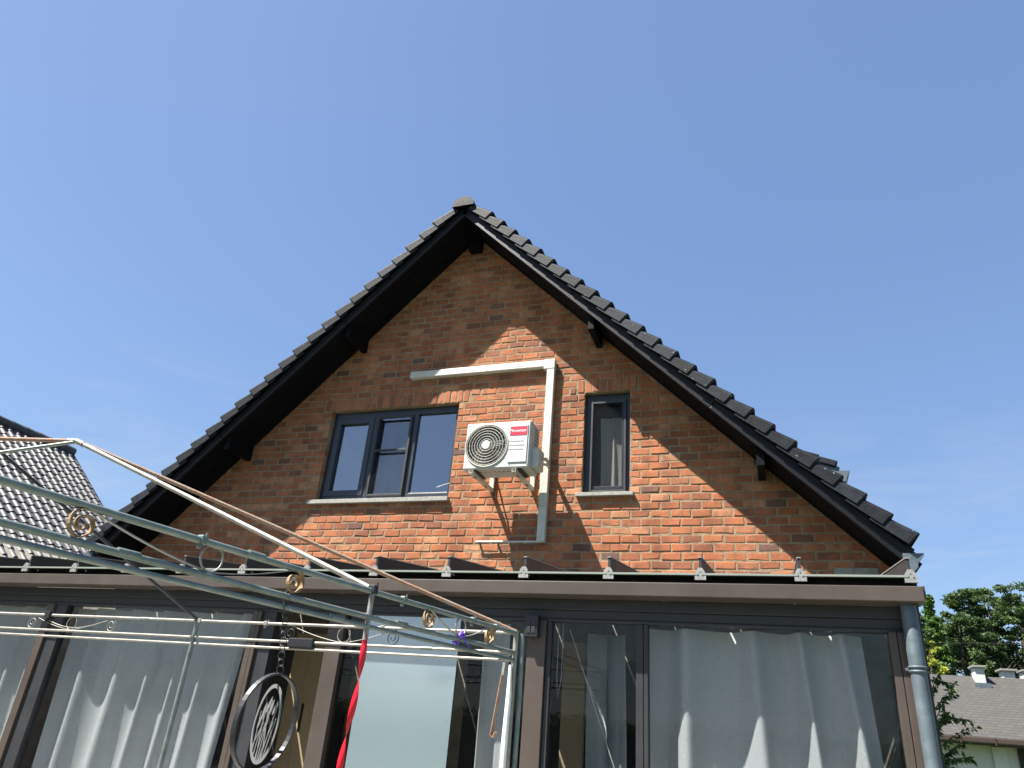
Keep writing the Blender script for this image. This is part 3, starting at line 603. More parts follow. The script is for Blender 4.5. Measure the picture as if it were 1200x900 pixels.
# ------------------------------------------------------------------ veranda
ver = empty('veranda', (-3.2, -2.25, 0), 'glazed veranda with brown aluminium frame and sloping sheet roof against the house', 'veranda')
GY = -2.25
VL = -8.2; VRx = .80
MB().bbox((VL, -2.44, 2.470), (VRx - .006, -2.27, 2.556), .005).build('gutter', M['brown'], ver)
MB().box((VRx - .0055, -2.42, 2.49), (VRx + .006, -2.285, 2.56)).build('gutter_end', M['brown'], ver)
MB().box((VL, -2.30, 2.573), (VRx - .01, -2.26, 2.63)).build('wall_plate', M['rubber'], ver)
bmn = MB(); bmn.bbox((VL, -2.275, 2.40), (.70, -2.17, 2.469), .004); bmn.bbox((VL, -2.262, 2.345), (.70, -2.172, 2.399), .004); bmn.bbox((VL, -2.268, 2.325), (.70, -2.18, 2.344), .004); bmn.build('head_beam', M['dark_alu'], ver)
# roof bars with caps, and sheets between them
bars = [-6.83, -6.25, -5.67, -5.09, -4.51, -3.90, -3.31, -2.73, -2.15, -1.58, -1.00, -.42, .16, .745]
def zr(y, base): return base + .12 * (y + 2.4)
for i, xb in enumerate(bars):
    b = MB(); w2 = .008
    vs = [(-2.40, 2.634), (-2.40, 2.718), (-.02, zr(-.02, 2.718)), (-.02, zr(-.02, 2.634))]
    b.prism(vs, xb - w2, xb + w2, 'x'); ro = b.build('roof_bar', M['dark_alu'], ver)
    b = MB(); b.prism([(-2.405, 2.719), (-2.405, 2.725), (-.02, zr(-.02, 2.725)), (-.02, zr(-.02, 2.719))], xb - .012, xb + .012, 'x'); b.build('bar_cap', M['alu'], ro)
    c = MB(); pr = [(-.034, 2.578), (.034, 2.578), (.034, 2.60), (.026, 2.632), (.012, 2.652), (-.012, 2.652), (-.026, 2.632), (-.034, 2.60)]
    c.prism([(xb + p[0], p[1]) for p in pr], -2.425, -2.402); c.build('bar_clamp', M['alu'], ro)
    c = MB()
    for px_, pz_, rr in ((-.013, 2.607, .0045), (.014, 2.604, .0045), (0, 2.626, .004)): c.tube([(xb + px_, -2.4262, pz_), (xb + px_, -2.42, pz_)], rr, 8)
    c.build('clamp_hole', M['rubber'], ro)
    b = MB(); b.bbox((xb - .03, -2.40, 2.578), (xb + .03, -2.27, 2.60), .003); b.build('bar_shoe', M['rubber'], ro)
    if i + 1 < len(bars):
        xa, xe = xb + .014, bars[i + 1] - .014
        s_ = MB(); s_.prism([(-2.42, 2.605), (-2.42, 2.617), (-.02, zr(-.02, 2.621)), (-.02, zr(-.02, 2.605))], xa, xe, 'x'); sh = s_.build('roof_sheet', M['poly'], ver)
        s_ = MB(); s_.box((xa, -2.427, 2.607), (xe, -2.4205, 2.619)); s_.build('sheet_edge', M['polyedge'], sh)
# posts: brown outside, dark behind
def post(xa, xb, name='post'):
    p = MB().bbox((xa, -2.292, 0), (xb, -2.215, 2.3243), .003).build(name, M['brown'], ver)
    return p
def dark(xa, xb): MB().bbox((xa, -2.27, 0), (xb, -2.20, 2.3238), .003).build('sliding_stile', M['dark_alu'], ver)
def col(px, py, y=-2.29): return atY(px, py, y).x
pa = col(50, 747); post(pa - .07, pa + .005); dark(pa + .008, pa + .14)
pb = col(301, 720); post(pb - .035, pb + .012); post(pb + .014, pb + .045); dark(pb + .05, pb + .17)
pc = col(391, 760); post(pc - .075, pc + .055, 'post')
pd = col(627, 770); post(pd - .06, pd + .065)
dark(pd + .068, pd + .10)
pe = col(1052, 747); post(pe - .045, pe - .004); post(pe + .0, pe + .075)
MB().bbox((.705, -2.295, 0), (.79, -.02, .5), .003).build('side_wall', M['dark_alu'], ver); MB().bbox((.725, -2.20, .5), (.74, -.02, 2.6), .001).build('side_pane', M['glass'], ver)
MB().bbox((.705, -2.29, .5), (.78, -2.19, 2.57), .003).build('corner_post', M['dark_alu'], ver)
ds = col(753, 800); dark(ds - .045, ds + .0); dark(ds + .004, ds + .03)
for xa, xb, y in ((VL, pa - .07, -2.25), (pa + .14, pb - .035, -2.24), (pc + .055, pd - .06, -2.25), (pd + .10, ds - .045, -2.25), (ds + .03, pe - .045, -2.235)):
    MB().box((xa, y, .05), (xb, y + .005, 2.3245)).build('glass_pane', M['glass'], ver)
# ground floor room
mb = MB(); mb.box((VL, -.05, 0), (.9, -.01, 3.0)); iw = mb.build('back_wall', M['plaster'], ver)
MB().box((VL, -2.2, .002), (.7, -.051, .03)).build('veranda_floor', M['darkfloor'], ver)
MB().box((VL - .05, -2.3, 0), (VL, -.02, 2.6)).build('side_wall', M['plaster'], ver)
MB().box((-7.0, -.075, .03), (-4.2, -.0505, 2.35)).build('patio_door', M['dark_alu'], ver)
MB().box((-.9, -.075, .03), (.6, -.0505, 2.3)).build('patio_door', M['dark_alu'], ver)
MB().box((-2.9, -.075, .03), (-1.2, -.0505, 2.3)).build('patio_door', M['dark_alu'], ver)
# cream inner door leaf, standing open
pl_ = atY(340, 800, -1.15).x; pr_ = atY(380, 800, -1.15).x
dr = empty('inner_door', (pl_, -1.15, .03), 'cream inner door leaf standing open behind the hanging spinner', 'door')
MB().bbox((pl_, -1.18, .031), (pl_ + .16, -1.14, 2.30), .004).build('leaf', M['cream'], dr); MB().bbox((pl_ + .165, -1.185, .031), (pr_, -1.145, 2.30), .004).build('leaf', M['cream'], dr)
MB().bbox((pl_ + .19, -1.19, 1.50), (pl_ + .215, -1.184, 1.72), .003).build('lock_plate', M['black'], dr)
dq2 = atY(668, 800, -1.2); tag(MB().bbox((dq2.x - .06, -1.22, .031), (dq2.x + .12, -1.17, 2.32), .005).build('door_jamb', M['cream']), 'cream upright board seen through the pane beside the lamp post', 'door frame')
# curtains and blind
def curt(px0, px1, py, y, folds, amp, rs, label, m='curtain', flare=0, zt_=2.318):
    a = atY(px0, py, y).x; b = atY(px1, py, y).x
    return tag(curtain_mesh(a, b, .04, zt_, y, folds, amp, rs, flare).build('lace_curtain', M[m]), label, 'curtain')
curt(-40, 44, 760, -2.135, 3, .05, 2, 'white lace curtain left of the broad dark stile with a rail clamp')
curt(80, 292, 760, -2.135, 6, .055, 3, 'wide white lace curtain behind the galvanised tent post', flare=-.25)
curt(565, 598, 800, -2.12, 1.1, .05, 6, 'narrow white curtain beside the pale blue panel')
curt(690, 735, 800, -1.75, 2, .05, 9, 'thin grey curtain deep behind the pane with the slanting cord', 'curtain2')
curt(760, 1008, 740, -2.128, 4.2, .068, 14, 'broad white lace curtain in big folds beside the zinc downpipe', flare=.22)
ba, bb_ = atY(444, 740, -2.26).x, atY(537, 760, -2.26).x
tag(MB().box((ba - .1, -2.262, .05), (bb_, -2.258, 2.3235)).build('cover_panel', M['blind']), 'flat pale blue-white shiny panel beside the red ribbon', 'panel')
cs0 = atY(668, 738, -2.1); cs1 = atY(720, 900, -2.1)
tag(MB().tube([cs0, cs1, cs1 + (cs1 - cs0) * .6], .004, 6).build('slanting_cord', M['rope']), 'thin pale cord slanting across the dark pane', 'cord')
cs0 = atY(655, 740, -2.12); tag(MB().tube([cs0 + V((0, 0, .1)), cs0 + V((0, 0, -.3)), cs0 + V((.012, 0, -.42)), cs0 + V((.03, 0, -.3)), cs0 + V((.03, 0, .1))], .003, 6).build('blind_cord', M['rope']), 'looped thin blind cord behind the pane next to the lamp post', 'cord')
# lamp box on the post
lp = empty('wall_lamp', atY(624, 745, -2.32), 'small black square lamp on the brown veranda post', 'lamp')
q = atY(624, 734, -2.33); MB().bbox((q.x - .045, -2.36, q.z - .07), (q.x + .045, -2.293, q.z + .07), .006).build('housing', M['black'], lp)
for i_ in (-1, 1):
    for j_ in (-1, 1): MB().bbox((q.x + i_ * .016 - .012, -2.364, q.z + j_ * .026 - .02), (q.x + i_ * .016 + .012, -2.3595, q.z + j_ * .026 + .02), .002).build('lens', M['dark_alu'], lp)

# ------------------------------------------------------------------ downpipe
dw = empty('downpipe', (.70, -2.36, 0), 'grey zinc downpipe at the corner of the veranda', 'downpipe')
pt = atY(1064, 711, -2.345); 
MB().tube([(pt.x, -2.345, .0), (pt.x, -2.345, 2.12)], .041, 24).build('pipe', M['zinc'], dw)
MB().tube([(pt.x, -2.345, 2.1205), (pt.x, -2.345, 2.46), (pt.x, -2.345, 2.476)], .041, 24, radii=[.0425, .0425, .036]).build('pipe', M['zinc'], dw)
b = MB()
for k in range(2): b.torus(V((pt.x, -2.345, 2.112 + k * .022)), X, Y, .0435, .0065, 28, 8)
b.box((pt.x - .062, -2.35, 2.115), (pt.x - .046, -2.34, 2.13)); b.build('pipe_collar', M['zinc'], dw)

# ------------------------------------------------------------------ metal party-tent frame in the garden
tent = empty('tent_frame', (-2.5, -4.4, 0), 'open galvanised garden tent frame with scrollwork rails in front of the veranda', 'tent frame')
ZR = 2.112
C1 = V((-1.295, -3.30, ZR)); CM = V((-1.522, -4.442, ZR)); C2 = V((-3.412, -3.284, ZR)); AP0 = V((-3.477, -4.442, 2.864)); AP1 = V((-4.05, -4.545, 2.868))
rd = (CM - C1).normalized(); ld = (C2 - C1).normalized()
CN = CM + rd * 1.55
H2, H3 = .097, .135
def T(a, b, r, m, name, sag=0):
    pts = [a + (b - a) * t + V((0, 0, -sag * math.sin(math.pi * t))) for t in [i / 10 for i in range(11)]]
    return MB().tube(pts, r, 12).build(name, M[m], tent)
T(C1, CN, .0115, 'galv', 'side_rail', .004); T(C1 - Z * H2, CN - Z * H2, .0108, 'galv', 'side_rail', .006); T(C1 - Z * H3, CN - Z * H3, .0092, 'galv', 'side_rail', .004)
CL = C1 + ld * 4.35
T(C1, CL, .0085, 'galv_l', 'rear_rail'); T(C1 - Z * H2, CL - Z * H2, .0078, 'galv_l', 'rear_rail'); T(C1 - Z * H3, CL - Z * H3, .0072, 'galv_l', 'rear_rail')
MB().tube([C1 + Z * .012, V((C1.x, C1.y, 0))], .014, 12).build('post', M['galv_l'], tent)
MB().tube([C1 + V((.028, .02, .0)), C1 + V((.035, .02, -.3)), C1 + V((.022, .02, -2.1))], .012, 12).build('post_sleeve', M['galv'], tent)
MB().tube([C1 + V((-.012, -.022, -.16)), C1 + V((-.006, -.03, -.3)), C1 + V((-.012, -.025, -.5)), C1 + V((-.02, -.02, -2.11))], .012, 12, radii=[.008, .014, .016, .012]).build('post_cover', M['pvc'], tent)
MB().tube([C2 + Z * .012, V((C2.x, C2.y, 0))], .0145, 12).build('post', M['galv'], tent)
MB().tube([V((CL.x, CL.y, 0)), CL + Z * .01], .0145, 12).build('post', M['galv'], tent)
MB().tube([V((CN.x, CN.y, 0)), CN + Z * .01], .0145, 12).build('post', M['galv'], tent)
MB().tube([CM + Z * .008, CM - Z * .19], .0105, 12).build('rail_upright', M['galv_l'], tent)
T(AP0, CM + Z * .004, .011, 'galv_l', 'rafter'); T(AP0 + V((0, .012, .004)), C1 + Z * .006, .0105, 'rust', 'rafter')
T(AP0, AP0 + V((-2.2, -.44, .012)), .0115, 'rust', 'ridge_tube'); T(AP1, C2 + Z * .004, .0095, 'darksteel', 'rafter')
T(AP0 + V((0, 0, -.004)), AP0 + V((-1.75, -1.1, -.72)), .0095, 'galv', 'rafter')
MB().tube([AP0 + V((-.05, -.01, 0)), AP0, AP0 + (CM - AP0) * .03], .015, 12).build('ridge_sleeve', M['galv_l'], tent)
# scroll motifs: scroll - hanging bar - ring - hanging bar - scroll
def motif(base, e, s1, s2, s3, H, wid, th, mscroll, mring, round_=False):
    zt_ = -.006; zb = -H + .006; R = (H - .008) / 2
    nn = e.cross(Z).normalized()
    def sp(sc_, sgn):
        c = base + e * sc_ + Z * (zt_ - R); pts = []
        for i in range(40):
            t = i / 39; a = math.pi / 2 - sgn * 0 + sgn * (-t * 3.6 * math.pi); rr = R * (1 - .80 * t); pts.append(c + e * (-1) * math.cos(a) * rr * .95 + Z * math.sin(a) * rr)
        return pts
    for sc_, sgn in ((s1, 1), (s3, -1)):
        pts = sp(sc_, -sgn)
        b = MB(); b.strip(pts, nn, wid, th) if not round_ else b.tube(pts, th, 6); b.build('scroll', M[mscroll], tent)
        # hanging bar to the ring
        a0 = pts[0]; a1 = base + e * s2 + Z * zb; cv = []
        for i in range(15):
            t = i / 14; p = a0.lerp(a1, t); p = p + Z * (-(H * .30) * math.sin(math.pi * t)) * (.35); cv.append(p)
        b = MB(); b.strip(cv, nn, wid * .55, th) if not round_ else b.tube(cv, th * .8, 6); b.build('scroll_bar', M[mring], tent)
    b = MB(); b.torus(base + e * s2 + Z * (zb + R), e, Z, R * .93, .0035 if not round_ else th, 30, 8); b.build('ring', M[mring], tent)
def sparam(px, py, O, e, z=ZR - .05):
    P = atZ(px, py, z); return (P - O).dot(e)
def along(px, O, e, z):       # distance along a rail at which it crosses image column px
    lo, hi = -.2, 4.6
    f_ = lambda s: pix(O + e * s + Z * z)[0] - px
    for _ in range(50):
        mid = (lo + hi) / 2
        if f_(lo) * f_(mid) <= 0: hi = mid
        else: lo = mid
    return lo
S = lambda px: along(px, C1, rd, -.05); RR = lambda px: along(px, C1, ld, -.05)
motif(C1, rd, S(97), S(248), S(345), H2, .020, .0035, 'goldrust', 'galv_l')
motif(C1, rd, S(503), S(540), S(573), H2, .016, .003, 'goldrust', 'galv_l')
motif(C1, ld, RR(340), RR(403), RR(460), H2, .012, .0028, 'darksteel', 'galv_l', True)
motif(C1, ld, RR(38), RR(84), RR(130), H2, .012, .0028, 'galv_l', 'galv_l', True)
def clamp(P, m='galv_l', s=.016):
    b = MB(); b.bbox(P + V((-s, -s, -s * 1.1)), P + V((s, s, s * 1.1)), .004); b.tube([P + V((s * 1.1, 0, s * .2)), P + V((s * 1.1, 0, s * 1.7))], .004, 6); b.bbox(P + V((-s * .8, -s * .5, -s * 2.2)), P + V((s * .2, s * .5, -s * 1.1)), .003); b.build('rail_clamp', M[m], tent)
for px_ in (232, 471, 553, 580): clamp(C1 + rd * S(px_) + Z * .0, 'galv', .0125)
clamp(CM + Z * .003, 'darksteel', .016)
for px_ in (310, 447, 232): clamp(C1 + ld * RR(px_), 'galv_l', .012)
cq = C1 + ld * RR(55); clamp(cq, 'black', .022)
MB().bbox(C1 + ld * RR(360) + V((-.11, -.02, -H2 - .03)), C1 + ld * RR(360) + V((.06, .02, -H2 + .022)), .006).build('rail_joint', M['black'], tent)
# sagging wire on the rear rail
wp = [C1 + ld * (RR(50) + (RR(125) - RR(50)) * t) + Z * (-.02 - .055 * math.sin(math.pi * t)) for t in [i / 12 for i in range(13)]]
MB().tube(wp, .0028, 6).build('tie_wire', M['galv_l'], tent)
for (O_, e_, h_, r_, px_) in ((C1, rd, 0, .0135, 300), (C1, rd, -H2, .0128, 150), (C1, rd, -H3, .0112, 395), (C1, rd, -H2, .0128, 470), (C1, ld, 0, .0105, 170), (C1, ld, -H2, .0098, 500)):
    sm_ = along(px_, O_, e_, h_); a_ = O_ + e_ * (sm_ - .035) + Z * h_; c_ = O_ + e_ * (sm_ + .035) + Z * h_
    MB().tube([a_, a_.lerp(c_, .06), a_.lerp(c_, .94), c_], r_, 12, radii=[r_ * .93, r_, r_, r_ * .93]).build('rail_sleeve', M['galv'], tent)
for P_ in (C1, C1 - Z * H2, C1 - Z * H3, C2, C2 - Z * H2, CM, CM - Z * H2, CM - Z * H3):
    b = MB(); b.tube([P_ + V((-.006, -.024, 0)), P_ + V((-.006, .022, 0))], .0045, 8); b.tube([P_ + V((-.006, -.022, 0)), P_ + V((-.006, -.017, 0))], .0085, 6); b.build('bolt', M['rust'], tent)
# things hanging from the frame
b = empty('ribbon_bow', C1 + rd * S(540) + Z * (-H2), 'small purple ribbon tied to a ring of the tent frame', 'ribbon')
c = C1 + rd * S(540) + Z * (-H2 + .015)
for k in range(4):
    a = k * 1.7; pts = [c + V((.03 * math.sin(t * 6.28 / 8) * math.cos(a), .02 * math.sin(a + t), .028 * (math.sin(t * 6.28 / 8 + a)) - .004 * t)) for t in range(8)]
    MB().strip(pts, V((math.sin(a), math.cos(a), .3)).normalized(), .011, .0012).build('loop', M['purple'], b)
for k in (-1, 1):
    pts = [c + V((k * .012 * t, .004 * t, -.012 * t)) for t in range(5)]; MB().strip(pts, V((.5, .8, 0)).normalized(), .009, .0012).build('tail', M['purple'], b)
# twisted red ribbon
rb = CM + V((.0, -.004, -.14)); pts = []; nr = []; wds = []
nseg = 120; vs = []; fs = []
for i in range(nseg + 1):
    t = i / nseg; z_ = -.03 - t * .82; a = -.9 + t * 4.2 * math.pi
    p = rb + V((-.035 * t + .008 * math.sin(t * 9), .03 * t, z_)); e = CR * math.cos(a) + (CW - Z * CW.z).normalized() * math.sin(a)
    wd = .0125
    vs += [p - e * wd, p + e * wd]
for i in range(nseg): fs.append((2 * i, 2 * i + 1, 2 * i + 3, 2 * i + 2))
rbo = MB().add(vs, fs, True).build('ribbon_spiral', M['redcloth']); sm = rbo.modifiers.new('s', 'SOLIDIFY'); sm.thickness = .0012
tag(rbo, 'twisted shiny red ribbon hanging from the middle of the tent side rail', 'ribbon')
# rusty hook bars by the corner post
hk = empty('rusty_hook', C1 + V((-.04, -.03, -.40)), 'rusty flat bar hook hanging at the corner post of the tent frame', 'hook')
pA = C1 + V((-.045, -.03, -.15)); MB().strip([pA, pA + V((-.004, 0, -.07))], X, .014, .003).build('strap', M['galv_l'], hk)
MB().strip([pA + V((-.002, -.003, -.06)), pA + V((-.035, -.003, -.32)), pA + V((-.038, -.003, -.34)), pA + V((-.026, -.004, -.35)), pA + V((-.012, -.004, -.325))], V((.3, .95, 0)).normalized(), .022, .004).build('bar', M['rust'], hk)
# wind spinner on a chain
sp = CM + rd * 0; sc0 = C1 + rd * S(340) + Z * (-H2 + .01)
wsN = empty('wind_spinner', sc0, 'round steel wind spinner with cut-out reed pattern hanging by a chain', 'wind spinner')
dtop = None
dist_y = sc0.y
tp = atY(328, 789, dist_y); ct = atY(312, 846, dist_y); btm = atY(298, 905, dist_y)
ch = MB(); nlink = 12
for k in range(nlink):
    p = sc0.lerp(tp, (k + .5) / nlink); q = (sc0 - tp).normalized(); side_ = X if k % 2 else Y
    ch.torus(p, q, side_, (sc0 - tp).length / nlink * .62, .0016, 12, 5)
ch.build('chain', M['darksteel'], wsN)
Rr = (tp - ct).length
dirv = (tp - ct).normalized(); a1_ = (CR - dirv * CR.dot(dirv)).normalized(); a2_ = dirv.cross(a1_).normalized()
def ringstrip(c, e1, e2, R, wid, th, n=48, rx=1.0):
    b = MB(); vs = []
    ax = e1.cross(e2).normalized()
    for i in range(n):
        d_ = e1 * math.cos(2 * math.pi * i / n) + e2 * math.sin(2 * math.pi * i / n)
        vs += [c + d_ * R - ax * th / 2, c + d_ * (R - wid) - ax * th / 2, c + d_ * (R - wid) + ax * th / 2, c + d_ * R + ax * th / 2]
    b.add(vs, [(i * 4 + k, ((i + 1) % n) * 4 + k, ((i + 1) % n) * 4 + (k + 1) % 4, i * 4 + (k + 1) % 4) for i in range(n) for k in range(4)]); return b
eo = (a1_ * math.cos(1.2) + a2_ * math.sin(1.2)).normalized()
ringstrip(ct, eo, dirv, Rr, .006, .016).build('outer_ring', M['darksteel'], wsN)
ei = (a1_ * math.cos(-.95) + a2_ * math.sin(-.95)).normalized(); ci = ct - dirv * .004; Ri = Rr * .80
ringstrip(ci, ei, dirv, Ri, .012, .0025).build('inner_ring', M['steel'], wsN)
axn = ei.cross(dirv).normalized()
rs = random.Random(5)
def stem(x0_, z0_, x1_, z1_, wd, bend, name, leaf=False):
    pts = []; n = 12
    b = MB(); vs = []
    for i in range(n + 1):
        t = i / n; x = x0_ + (x1_ - x0_) * t + bend * math.sin(math.pi * t * .5) * t; z = z0_ + (z1_ - z0_) * t
        ww = wd * (math.sin(math.pi * min(.98, .08 + t * .9)) if leaf else 1 - .4 * t)
        lim = math.sqrt(max(0, .97 - z * z)); x = max(-lim, min(lim, x))
        p = ci + ei * (x * Ri) + dirv * (z * Ri); vs += [p - ei * ww * Ri - axn * .001, p + ei * ww * Ri - axn * .001, p + ei * ww * Ri + axn * .001, p - ei * ww * Ri + axn * .001]
    b.add(vs, [(i * 4 + k, i * 4 + (k + 1) % 4, (i + 1) * 4 + (k + 1) % 4, (i + 1) * 4 + k) for i in range(n) for k in range(4)] + [(3, 2, 1, 0), (4 * n, 4 * n + 1, 4 * n + 2, 4 * n + 3)]); b.build(name, M['steel'], wsN)
for (a_, b_, c_, d_, bd_) in ((-.5, -.8, -.55, .25, -.1), (-.3, -.92, -.35, .45, .1), (-.1, -.97, .0, .6, .05), (.1, -.97, .15, .4, -.1), (.3, -.92, .45, .55, .1), (.5, -.8, .6, .2, .1), (-.62, -.7, -.3, .0, .1), (.2, -.95, .3, .1, .25), (0, -.97, -.25, .2, -.1), (.4, -.85, .1, .3, -.2)): stem(a_, b_, c_, d_, .03, bd_, 'reed_stem')
for (a_, b_, c_, d_) in ((-.45, .05, -.35, .5), (-.22, .25, -.02, .68), (.05, .2, .18, .62), (.33, .25, .5, .6), (-.05, -.25, .1, .2), (-.6, -.2, -.5, .15)): stem(a_, b_, c_, d_, .085, 0, 'reed_head', True)

# ------------------------------------------------------------------ neighbour house on the left
nh = empty('neighbour_house', (-16.15, 1, 0), 'neighbouring house with dark grey glazed pantile roof left of the brick gable', 'house')
RX, RZ, NY0, NY1, NA = -16.15, 7.0, -2.2, 4.94, math.radians(41)
MB().prism([(RX - 5.2, 0), (RX + 4.4, 0), (RX + 4.4, 3.2), (RX, 6.85), (RX - 5.2, 2.6)], NY0 - 6, NY1 - .15).build('wall', M['plaster'], nh)
nd = V((math.cos(NA), 0, -math.sin(NA))); nn_ = V((math.sin(NA), 0, math.cos(NA))); RO = V((RX, 0, RZ))
rf = MB().frame_box(RO, nd, Y, nn_, (0, NY0 - 6, -.25), (5.6, NY1, -.045)); rf.frame_box(RO, V((-nd.x, 0, nd.z)), Y, V((-nn_.x, 0, nn_.z)), (0, NY0 - 6, -.25), (5.6, NY1, -.03)); rf = rf.build('roof', M['tile_n'], nh)
def pantile():
    b = MB(); prof = [(0, .012), (.025, .034), (.055, .042), (.085, .032), (.11, .010), (.15, .0), (.19, .006), (.205, .014)]; m = len(prof); vs = []
    for s_, dz in ((0, 0), (.27, .022)):
        for (y, n) in prof: vs.append((s_, y, n + dz - .03))
    for (y, n) in prof: vs.append((.27, y, n - .03 + .002))
    b.add(vs, [(k, k + 1, m + k + 1, m + k) for k in range(m - 1)] + [(m + k, m + k + 1, 2 * m + k + 1, 2 * m + k) for k in range(m - 1)]); return b
pg = pantile(); pm = pg.mesh('pantile'); pm.materials.append(M['tile_n'])
tl = []
for r_ in range(22):
    s0 = .03 + r_ * .24
    k = 0; y = NY1 - .2
    while y > NY0:
        O = RO + nd * s0 + Y * y; pp = pix(O); tl.append((0 if (pp[0] < -8 or pp[1] > 672) else 1e3 / (O - CAM).length, O)); y -= .2
tl.sort(key=lambda a: -a[0]); rest = MB()
for i, (a, O) in enumerate(tl):
    mw = Matrix(((nd.x, 0, nn_.x, O.x), (0, 1, 0, O.y), (nd.z, 0, nn_.z, O.z), (0, 0, 0, 1))) @ Matrix.Rotation(rnd.uniform(-.02, .02), 4, 'X') @ Matrix.Rotation(rnd.uniform(-.015, .015), 4, 'Y')
    if i < 300: link('pantile', pm, rf, mw)
    else: rest.add([mw @ V(v) for v in pg.v], pg.f)
tag(rest.build('pantile_rows', M['tile_n'], rf), kind='stuff')
y = NY0 - 1
while y < NY1 - .05:
    b = MB(); b.tube([V((RX, y, RZ + .0)), V((RX, y + .36, RZ - .012))], .12, 14); b.build('ridge_tile', M['tile_n'], rf); y += .34
MB().frame_box(RO, nd, Y, nn_, (0, NY1 + .001, -.28), (5.6, NY1 + .03, .0)).build('barge_board', M['black_wood'], rf)

# ------------------------------------------------------------------ bungalow behind on the right
bg_ = empty('bungalow', (9, 20, 0), 'white rendered bungalow with grey shingle roof behind the garden', 'bungalow')
rz = 4.25; ry = 20.6; ey = 17.0
e0 = atY(1120, 861, ey); r0 = atY(1130, 792, ry); ez = e0.z; rz = r0.z
MB().prism([(ry, rz), (ey, ez), (ey, ez - .08), (ry, rz - .12), (2 * ry - ey, ez - .08), (2 * ry - ey, ez)], 1.0, 24, 'x').build('roof', M['shingle'], bg_)
MB().prism([(ey + .5, 0), (2 * ry - ey - .5, 0), (2 * ry - ey - .5, ez + .25), (ry, rz - .2), (ey + .5, ez + .25)], 1.3, 23.6, 'x').build('wall', M['render'], bg_)
b = MB(); b.bbox((1.0, ey - .12, ez - .16), (24, ey - .001, ez - .01), .03); b.box((1.0, ey, ez - .2), (24, ey + .49, ez - .1)); b.build('eaves_gutter', M['brown_gutter'], bg_)
for x_ in [1.2 + .8 * k for k in range(28)]: MB().box((x_, ey - .14, ez - .2), (x_ + .03, ey - .121, ez - .005)).build('gutter_bracket', M['brown_gutter'], bg_)
wq = atY(1196, 884, ey + .45)
MB().bbox((wq.x - .05, ey + .42, wq.z - 1.2), (wq.x + 1.6, ey + .499, wq.z + .12), .01).build('window', M['rubber'], bg_)
pq = atY(1168, 888, ey + .45); MB().bbox((pq.x - .08, ey + .40, 0), (pq.x + .25, ey + .499, ez - .21), .01).build('wall_pier', M['render'], bg_)
def chim(px0, px1, pyt, pyb, y, capw):
    a = atY(px0, pyt, y); b_ = atY(px1, pyb, y); m_ = empty  # stack
    zt_ = a.z; zb = b_.z
    o = MB().box((a.x, y - .25, zb - .8), (b_.x, y + .25, zt_ - .05)).build('chimney', M['white'], bg_)
    MB().bbox((a.x - capw, y - .33, zt_ - .05), (b_.x + capw, y + .33, zt_ + .01), .01).build('chimney_cap', M['galv_l'], o)
    MB().box((a.x - .08, y - .42, zb - .3), (b_.x + .08, y - .2505, zb - .12)).build('flashing', M['zinc'], o)
chim(1139, 1153, 781, 797, ry - .35, .06); chim(1172, 1188, 785, 797, ry + .3, .08); chim(1196, 1212, 786, 799, ry + .6, .05)

# ------------------------------------------------------------------ trees
def tree(name, base, h, rx, n, leaf, m, label, cone=False, seed=1, low=.15, clumps=40, cat='tree', group=None, trunk=True, squash=1.0):
    r = random.Random(seed); t = empty(name, base, label, cat, group); B = V(base)
    tk = MB(); tk.tube([B, B + V((.1, 0, h * .35)), B + V((0, .1, h * .7)), B + V((.05, 0, h * .93))], .1, 8, radii=[h * .025, h * .02, h * .012, h * .003])
    cl = []
    for k in range(clumps):
        tz = low + (1 - low) * (k + r.random()) / clumps
        R = rx * ((1.02 - tz) * 1.25 if cone else math.sqrt(max(.02, 1 - ((tz - .58) / .5) ** 2)))
        a = r.random() * 6.283; q = R * math.sqrt(r.uniform(.15, 1))
        c = B + V((math.cos(a) * q, math.sin(a) * q, tz * h)); rr = rx * r.uniform(.10, .26) * (.75 if cone else 1)
        cl.append((c, rr))
        if k % 3 == 0 and tz < .8: tk.tube([B + V((0, 0, h * max(.1, tz - .18))), c], .02, 5, radii=[h * .004, h * .0008])
    tk.build('trunk', M['bark'], t)
    lv = MB(); vs = lv.v; fs = lv.f
    for i in range(n):
        c, rr = cl[r.randrange(len(cl))]
        d_ = V((r.gauss(0, 1), r.gauss(0, 1), r.gauss(0, 1))).normalized(); p = c + V((d_.x, d_.y, d_.z * .65 * squash)) * rr * (r.random() ** .4)
        u_ = V((r.gauss(0, 1), r.gauss(0, 1), r.gauss(0, .8))).normalized(); v_ = u_.cross(V((r.gauss(0, 1), r.gauss(0, 1), r.gauss(0, 1)))).normalized(); s_ = leaf * r.uniform(.6, 1.3)
        k = len(vs); vs += [tuple(p - u_ * s_), tuple(p + v_ * s_ * .45), tuple(p + u_ * s_), tuple(p - v_ * s_ * .45)]; fs.append((k, k + 1, k + 2, k + 3)); lv.sm.append(False)
    me = lv.mesh('crown'); me.materials.append(M[m]); link('crown', me, t)
    return t
def gnd(px, y): p = atY(px, 880, y); return (p.x, y, 0)
def toph(px, py, y): return atY(px, py, y).z
y_ = 34
tree('garden_tree', gnd(1118, y_), toph(1120, 700, y_), 1.5, 30000, .08, 'leaf_m', 'bright green tall feathery tree right of the downpipe above the bungalow roof', seed=3, low=.2, clumps=170, cone=True)
tree('garden_tree', gnd(1088, 30), toph(1090, 716, 30), 1.1, 14000, .075, 'leaf_d', 'dark tree partly hidden behind the downpipe', seed=4, low=.2, clumps=90)
